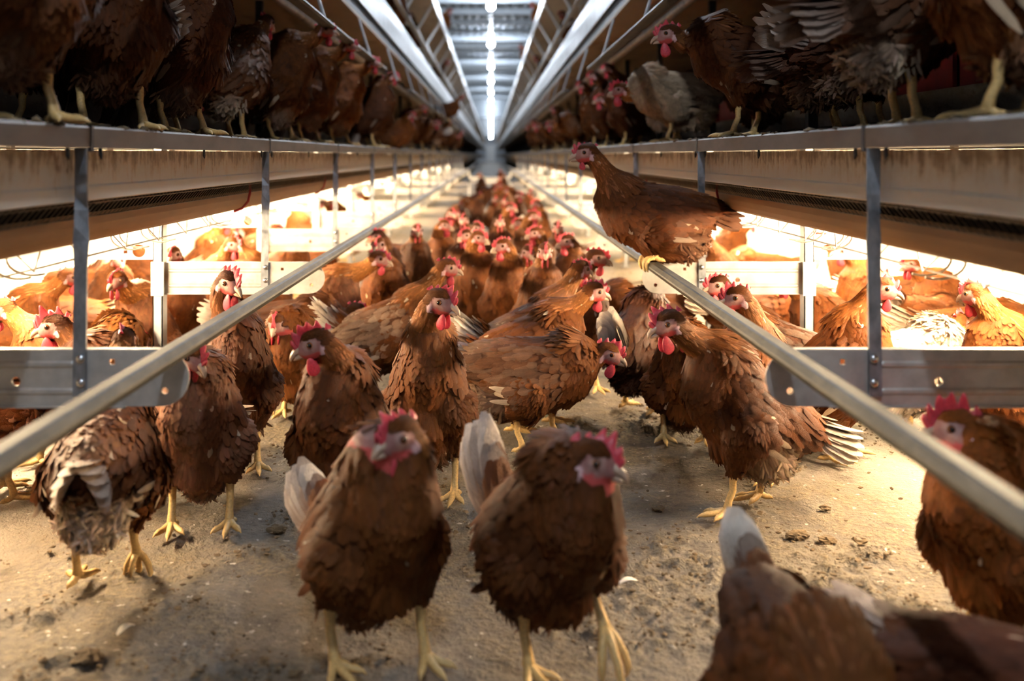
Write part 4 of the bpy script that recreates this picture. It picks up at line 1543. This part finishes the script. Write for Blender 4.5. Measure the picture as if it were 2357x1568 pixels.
# --- under the left tier
left = [(278, 2.08, 180, 'dark_big', DK, 'dark hen behind the left bracket facing left, big pink comb and red wattle'),
        (165, 2.36, 180, 'walk', GD, 'golden hen with lowered pale pink comb at the left edge behind the dark hen'),
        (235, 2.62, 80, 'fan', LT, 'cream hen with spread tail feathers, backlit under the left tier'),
        (335, 2.92, -95, 'stretch', GD, 'golden backlit hen left of the white inner post'),
        (20, 2.85, 20, 'walk', GD, 'golden hen blurred at the far left under the tier'),
        (120, 3.05, 200, 'low', GD, 'golden hen deep under the left tier behind the fan-tailed one'),
        (255, 3.5, -60, 'walk', MID, 'brown hen deep under the left tier, right of the fan tail'),
        (420, 2.98, -90, 'alert', NRM, 'brown hen just right of the left inner post, below the bracket'),
        (490, 3.45, -30, 'alert', GD, 'golden hen with raised head above the second left bracket'),
        (590, 3.6, 170, 'alert_right', GD, 'golden hen by the third left inner post'),
        (640, 4.3, 0, 'walk', GD, 'hen standing in the glow below the third left bracket'),
        (690, 4.9, 180, 'low', GD, 'hen in the glow between the third and fourth left posts'),
        (560, 4.6, 30, 'walk', MID, 'brown hen deep in the glow under the left tier'),
        (740, 5.6, 0, 'walk', GD, 'small golden hen in the glow by the fourth left post'),
        (800, 6.6, 180, 'alert', NRM, 'small hen in the glow by the fifth left post'),
        (20, 2.34, 60, 'peck', DK, 'dark hen below the nearest left bracket at the frame edge'),
        (870, 9.0, 180, 'walk', NRM, 'tiny hen far under the left tier')]
fill_l = [(130, 3.7), (380, 3.75), (470, 4.5), (330, 4.4), (620, 5.3), (520, 5.6), (700, 6.2), (790, 7.6), (840, 8.2), (60, 3.9)]
fill_w = ['beneath the tied upper plate', 'right of the round hole', 'deep behind the raised golden head', 'half lost in the glare', 'by the added pale panel', 'in the second row from the added panel', 'between two distant posts', 'past the last clear post', 'near the vanishing end of the tier', 'at the frame edge, far back']
for (px, Y), w in zip(fill_l, fill_w):
    left.append((px, Y, rng.choice([0, 180, -90, 30, 200]), rng.choice(['walk', 'low', 'peck', 'alert', 'sit']), GD, 'backlit golden hen under the left tier, ' + w))
for px, Y, h, p, t, lab in left:
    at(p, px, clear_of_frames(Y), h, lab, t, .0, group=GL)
# --- under the right tier
right = [(1930, 2.30, -20, 'alert', GD, 'golden hen just left of the nearest right strap, head behind it'),
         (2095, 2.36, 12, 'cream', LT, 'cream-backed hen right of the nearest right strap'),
         (2250, 2.75, -20, 'low', GD, 'hen with scaly brown back sloping right under the right tier'),
         (2340, 2.2, 175, 'alert_right', GD, 'golden hen at the right edge facing left into the glow'),
         (2195, 3.2, 190, 'walk', GD, 'golden backlit hen deep under the right tier'),
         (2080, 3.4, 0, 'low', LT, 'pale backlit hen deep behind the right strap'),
         (1790, 2.55, 185, 'walk_pale', DK, 'dark brown hen with white tail by the right inner post'),
         (1915, 2.95, 200, 'walk', GD, 'golden hen behind the right inner post under the round hole'),
         (1745, 3.25, 10, 'low', GD, 'golden hen stooping above the second right bracket'),
         (1680, 3.55, 190, 'alert', MID, 'brown hen by the third right inner post'),
         (1980, 4.0, 160, 'walk', GD, 'hen deep in the glow under the right tier'),
         (2290, 3.4, -10, 'walk', GD, 'hen deep under the right tier at the frame edge'),
         (1600, 4.6, 0, 'low', GD, 'hen in the glow behind the perched hen'),
         (1520, 5.6, 180, 'walk', GD, 'small golden hen in the glow under the right tier'),
         (1450, 6.6, 180, 'walk', NRM, 'small hen in the glow left of the perched hen')]
fill_r = [(2130, 2.95), (2010, 3.0), (2270, 4.2), (1860, 3.7), (1990, 4.8), (1750, 4.4), (1660, 5.2), (1570, 5.9), (1490, 7.4), (1430, 8.6), (2120, 4.0)]
for (px, Y), w in zip(fill_r, ['behind the cream back', 'left of the cream back'] + fill_w):
    right.append((px, Y, rng.choice([0, 180, -90, 30, 200]), rng.choice(['walk', 'low', 'peck', 'alert', 'sit']), GD, 'backlit golden hen under the right tier, ' + w))
for px, Y, h, p, t, lab in right:
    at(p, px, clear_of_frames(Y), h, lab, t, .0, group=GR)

# --- left ledge
ZL = .7448
ledge_l = [(40, -.64, -20, 'ledge_tall', MID, 'pale-chested hen cut off at the upper left corner of the left ledge'),
           (125, -.86, 178, 'walk', DK, 'dark hen with drooping white tail behind the corner hen on the left ledge'),
           (262, -.67, -40, 'ledge_tall', DK, 'dark brown hen, third along the left ledge, yellow legs at the rim'),
           (365, -.80, -25, 'ledge_tall', MID, 'reddish hen, fourth along the left ledge, body cut by the frame top'),
           (425, -.66, -12, 'ledge_lean', DK, 'dark hen leaning right over the rim of the left ledge, fifth along'),
           (545, -.74, 70, 'ledge_white_rump', MID, 'hen with cream tail seen from behind on the left ledge'),
           (650, -.68, -6, 'ledge_lean', MID, 'dark-necked hen leaning right on the left ledge, in front of two red combs'),
           (590, -.98, 0, 'alert', NRM, 'hen with bright red comb behind the leaning dark-necked hen'),
           (655, -1.05, 0, 'ledge_tall', NRM, 'hen with raised head at the back of the left ledge'),
           (715, -.67, -4, 'ledge_lean', NRM, 'hen with short pale pink comb on the left ledge, beak to the right'),
           (785, -.66, -8, 'ledge_lean', GD, 'slim golden brown hen on the left ledge under the perch end'),
           (838, -.74, 0, 'alert', MID, 'brown hen on the left ledge behind the slim golden one'),
           (868, -.65, 10, 'ledge_tall', DK, 'dark hen with bright comb further along the left ledge'),
           (905, -.66, 0, 'sit', GD, 'fluffy hen sitting on the left ledge'),
           (938, -.72, 0, 'ledge_lean', NRM, 'blurred hen leaning right beyond the sitting one on the left ledge'),
           (962, -.65, -30, 'low', MID, 'blurred dark hen stooping on the left ledge'),
           (985, -.66, 170, 'walk', NRM, 'blurred hen facing away on the left ledge'),
           (1005, -.68, 0, 'walk_pale', NRM, 'blurred pale-backed hen far along the left ledge'),
           (1022, -.66, 0, 'low', MID, 'blurred hen far along the left ledge, third from its vanishing end'),
           (1038, -.66, 10, 'walk', DK, 'blurred hen far along the left ledge, second from its vanishing end'),
           (1052, -.66, 0, 'alert', NRM, 'last blurred hen at the vanishing end of the left ledge')]
for px, X, h, p, t, lab in ledge_l:
    at(p, px, None, h, lab, t, ZL, X=X, group=PL)
ledge_r = [(2320, .66, 150, 'ledge_tall', GD, 'reddish hen cut off at the upper right corner of the right ledge'),
           (2085, .655, 28, 'ledge_white_rump', MID, 'hen with fluffy white rump on the right ledge, seen from behind'),
           (2010, .84, 15, 'walk', DK, 'dark hen behind the white-rumped one on the right ledge'),
           (1925, .76, 20, 'ledge_white_rump', (.62, .5, .45), 'brown hen with drooping brown tail left of the white rump, right ledge'),
           (1712, .635, 172, 'ledge_low', (.62, .58, .56), 'dark hen stooping left over the rim of the right ledge, red comb'),
           (1735, .90, 175, 'ledge_tall', DK, 'hen with bright red wattle at the top edge, behind the stooping dark hen'),
           (1562, .79, 22, 'cream', NRM, 'cream-rumped hen behind the stooping dark hen on the right ledge'),
           (1545, .630, 178, 'buff', (1.0, .95, .85), 'buff hen with pale pink comb crouching left on the right ledge'),
           (1460, .80, 178, 'ledge_low', MID, 'brown hen stretching left behind the buff hen on the right ledge'),
           (1440, .70, 182, 'ledge_tall', DK, 'dark upright hen left of the buff hen on the right ledge'),
           (1402, .66, 175, 'ledge_tall', DK, 'dark upright hen, second left of the buff hen on the right ledge'),
           (1372, .68, 170, 'ledge_tall', MID, 'upright hen, third left of the buff hen on the right ledge'),
           (1325, .66, 180, 'fan', GD, 'golden hen with pale wing patch on the right ledge'),
           (1300, .70, 180, 'alert', NRM, 'blurred red-combed hen behind the pale wing patch, right ledge'),
           (1282, .64, 180, 'low', MID, 'blurred dark hen on the right ledge, left of the pale wing patch'),
           (1262, .66, 180, 'walk', DK, 'blurred hen far along the right ledge, third from its vanishing end'),
           (1245, .66, 170, 'walk_pale', MID, 'blurred hen far along the right ledge, second from its vanishing end'),
           (1228, .66, 180, 'alert', DK, 'last blurred hen at the vanishing end of the right ledge')]
for px, X, h, p, t, lab in ledge_r:
    at(p, px, None, h, lab, t, ZL, X=X, group=PR)
# --- upper tiers
GU = 'hens on the upper tiers'
upper = [(908, -.70, 1.553, -60, 'alert', MID, 'hen at the top of the frame on the upper left tier'),
         (945, -.72, 1.553, -80, 'alert_right', DK, 'dark hen with red comb on the upper left tier'),
         (1000, -.72, 1.553, 0, 'walk', MID, 'blurred hen further along the upper left tier'),
         (1425, .72, 1.553, 180, 'walk_pale', MID, 'hen with pale wing at the top of the frame on the upper right tier'),
         (1318, .72, 1.553, 190, 'alert', NRM, 'golden brown hen on the upper right tier'),
         (1265, .72, 1.553, 180, 'walk', NRM, 'blurred hen further along the upper right tier'),
         (1016, -.60, 2.063, 0, 'alert', GD, 'pale golden hen high on the top left tier'),
         (1245, .58, 2.063, 180, 'alert', GD, 'pale golden hen high on the top right tier'),
         (1213, .58, 2.063, 180, 'alert', GD, 'small golden hen further along the top right tier')]
for px, X, z, h, p, t, lab in upper:
    at(p, px, None, h, lab, t, z, X=X, group=GU)
# bird perched on the upper flat rail, wings toward the aisle
at('perched', 1030, None, 8, 'blurred hen perched high on the flat perch above the left ledge', MID, 1.1275, X=-.522)

settle()
for b in QUEUE:
    hen(b['p'], (b['x'], b['y'], b['z']), b['h'], b['lab'], b['g'], b['t'], b['s'])
# ------------------------------------------------------------------ litter, clods, loose feathers
M['clod'] = simple_mat('dry_litter', (0.115, 0.075, 0.036), .9, 0, .45, 60, (1, 1, 1), .6)
lr = np.random.default_rng(77)


def lumps(n, place, size):
    v0, f0 = _ico(1)
    VV, FF2 = [], []
    for i in range(n):
        p = place()
        s = size()
        v = v0 * np.clip(1 + .38 * lr.standard_normal((len(v0), 1)), .4, 1.9) * np.array([s * lr.uniform(.8, 1.7), s * lr.uniform(.8, 1.7), s * lr.uniform(.35, .8)])
        a = lr.uniform(0, 6.3)
        v = v @ np.array([[math.cos(a), -math.sin(a), 0], [math.sin(a), math.cos(a), 0], [0, 0, 1]])
        VV.append(v + p); FF2.append(f0 + i * len(v0))
    return np.concatenate(VV), np.concatenate(FF2)


CR = []
while len(CR) < 16000:
    x = lr.uniform(-1.1, 1.1, 4000); y = .8 + 3.6 * lr.random(4000) ** 1.3
    k = np.clip((vnoise(x, y, 3.1, 1) * .6 + vnoise(x, y, 13, 2) * .5 - .50) / .2, .04, 1)
    keep = lr.random(4000) < k
    CR += [np.array([a, b, .001]) for a, b in zip(x[keep], y[keep])]
CR = iter(CR)
V, F = lumps(16000, lambda: next(CR), lambda: .0009 + .0036 * lr.random() ** 4)
tag(link('litter_crumbs', mesh_np('litter_crumbs', V, F, False), M['clod']), 'dry brown litter crumbs strewn over the aisle floor', 'litter', kind='stuff')
for side, s in SIDES:
    V, F = lumps(1500, lambda: np.array([xa(s, lr.uniform(.578, .70)), .9 + 7 * lr.random() ** 1.5, .7445]), lambda: .002 + .007 * lr.random() ** 2.2)
    tag(link('ledge_litter', mesh_np('ledge_litter', V, F, False), M['clod']), 'dark caked litter along the rim of the %s ledge' % side, 'litter', kind='stuff')

M['loose_feather'] = simple_mat('loose_white_feather', (0.75, 0.68, 0.58), .6, 0, .1, 50)
clods = [(1835, 1230, .020, 'ragged dark clod of litter right of the upright white tail'), (1905, 1240, .016, 'flat flake of dried litter beside the ragged clod, near the right beam'),
         (640, 1215, .017, 'small flat clod left of the left front hen'), (1515, 1168, .013, 'crumbly clod left of the profile hen\'s feet'),
         (205, 1510, .022, 'dark clod of litter in the lower left, beside a loose feather'), (2180, 1480, .016, 'dark clod between the two hens at lower right'),
         (75, 1120, .015, 'round flat clod under the left perch beam'), (1900, 1165, .012, 'crumbled clod below the white-edged tail')]
for px, py, sz, lab in clods:
    Y = floorY(py)
    v0, f0 = ICO3
    nz = sum(np.sin(v0 @ lr.normal(0, f, 3) + lr.uniform(0, 6))[:, None] * w for f, w in ((2.2, .16), (2.6, .14), (4.5, .10), (5.5, .09), (9, .06), (12, .05), (16, .04)))
    v = v0 * (1 + nz) * np.array([sz * .95, sz * .7, sz * .42]) + np.array([px2w(px, Y), Y, sz * .12 - .005])
    tag(link('litter_clod', mesh_np('litter_clod', v, f0, False), M['clod']), lab, 'clod', 'clods of dried litter')
for px, py, a, lab in ((270, 1480, 1.1, 'small white downy feather lying on the floor at lower left'), (1425, 1360, .2, 'white feather scrap on the floor right of the dark front hen')):
    Y = floorY(py)
    n = 12
    V, F = [], []
    for i in range(n + 1):
        t = i / n
        w = .011 * math.sin(math.pi * min(1, t * .9 + .08)) ** .7
        for u in (-1, 0, 1):
            x, y = t * .032, u * w * .6
            V.append((px2w(px, Y) + x * math.cos(a) - y * math.sin(a), Y + x * math.sin(a) + y * math.cos(a), .010 + .006 * math.sin(t * 3) + .002 * abs(u)))
    for i in range(n):
        for c in range(2):
            q = i * 3 + c
            F.append((q, q + 1, q + 4, q + 3))
    m = mesh_np('loose_feather', V, F, True)
    o = link('loose_feather', m, M['loose_feather'])
    sm = o.modifiers.new('thickness', 'SOLIDIFY'); sm.thickness = .0006
    tag(o, lab, 'feather', 'loose feathers')
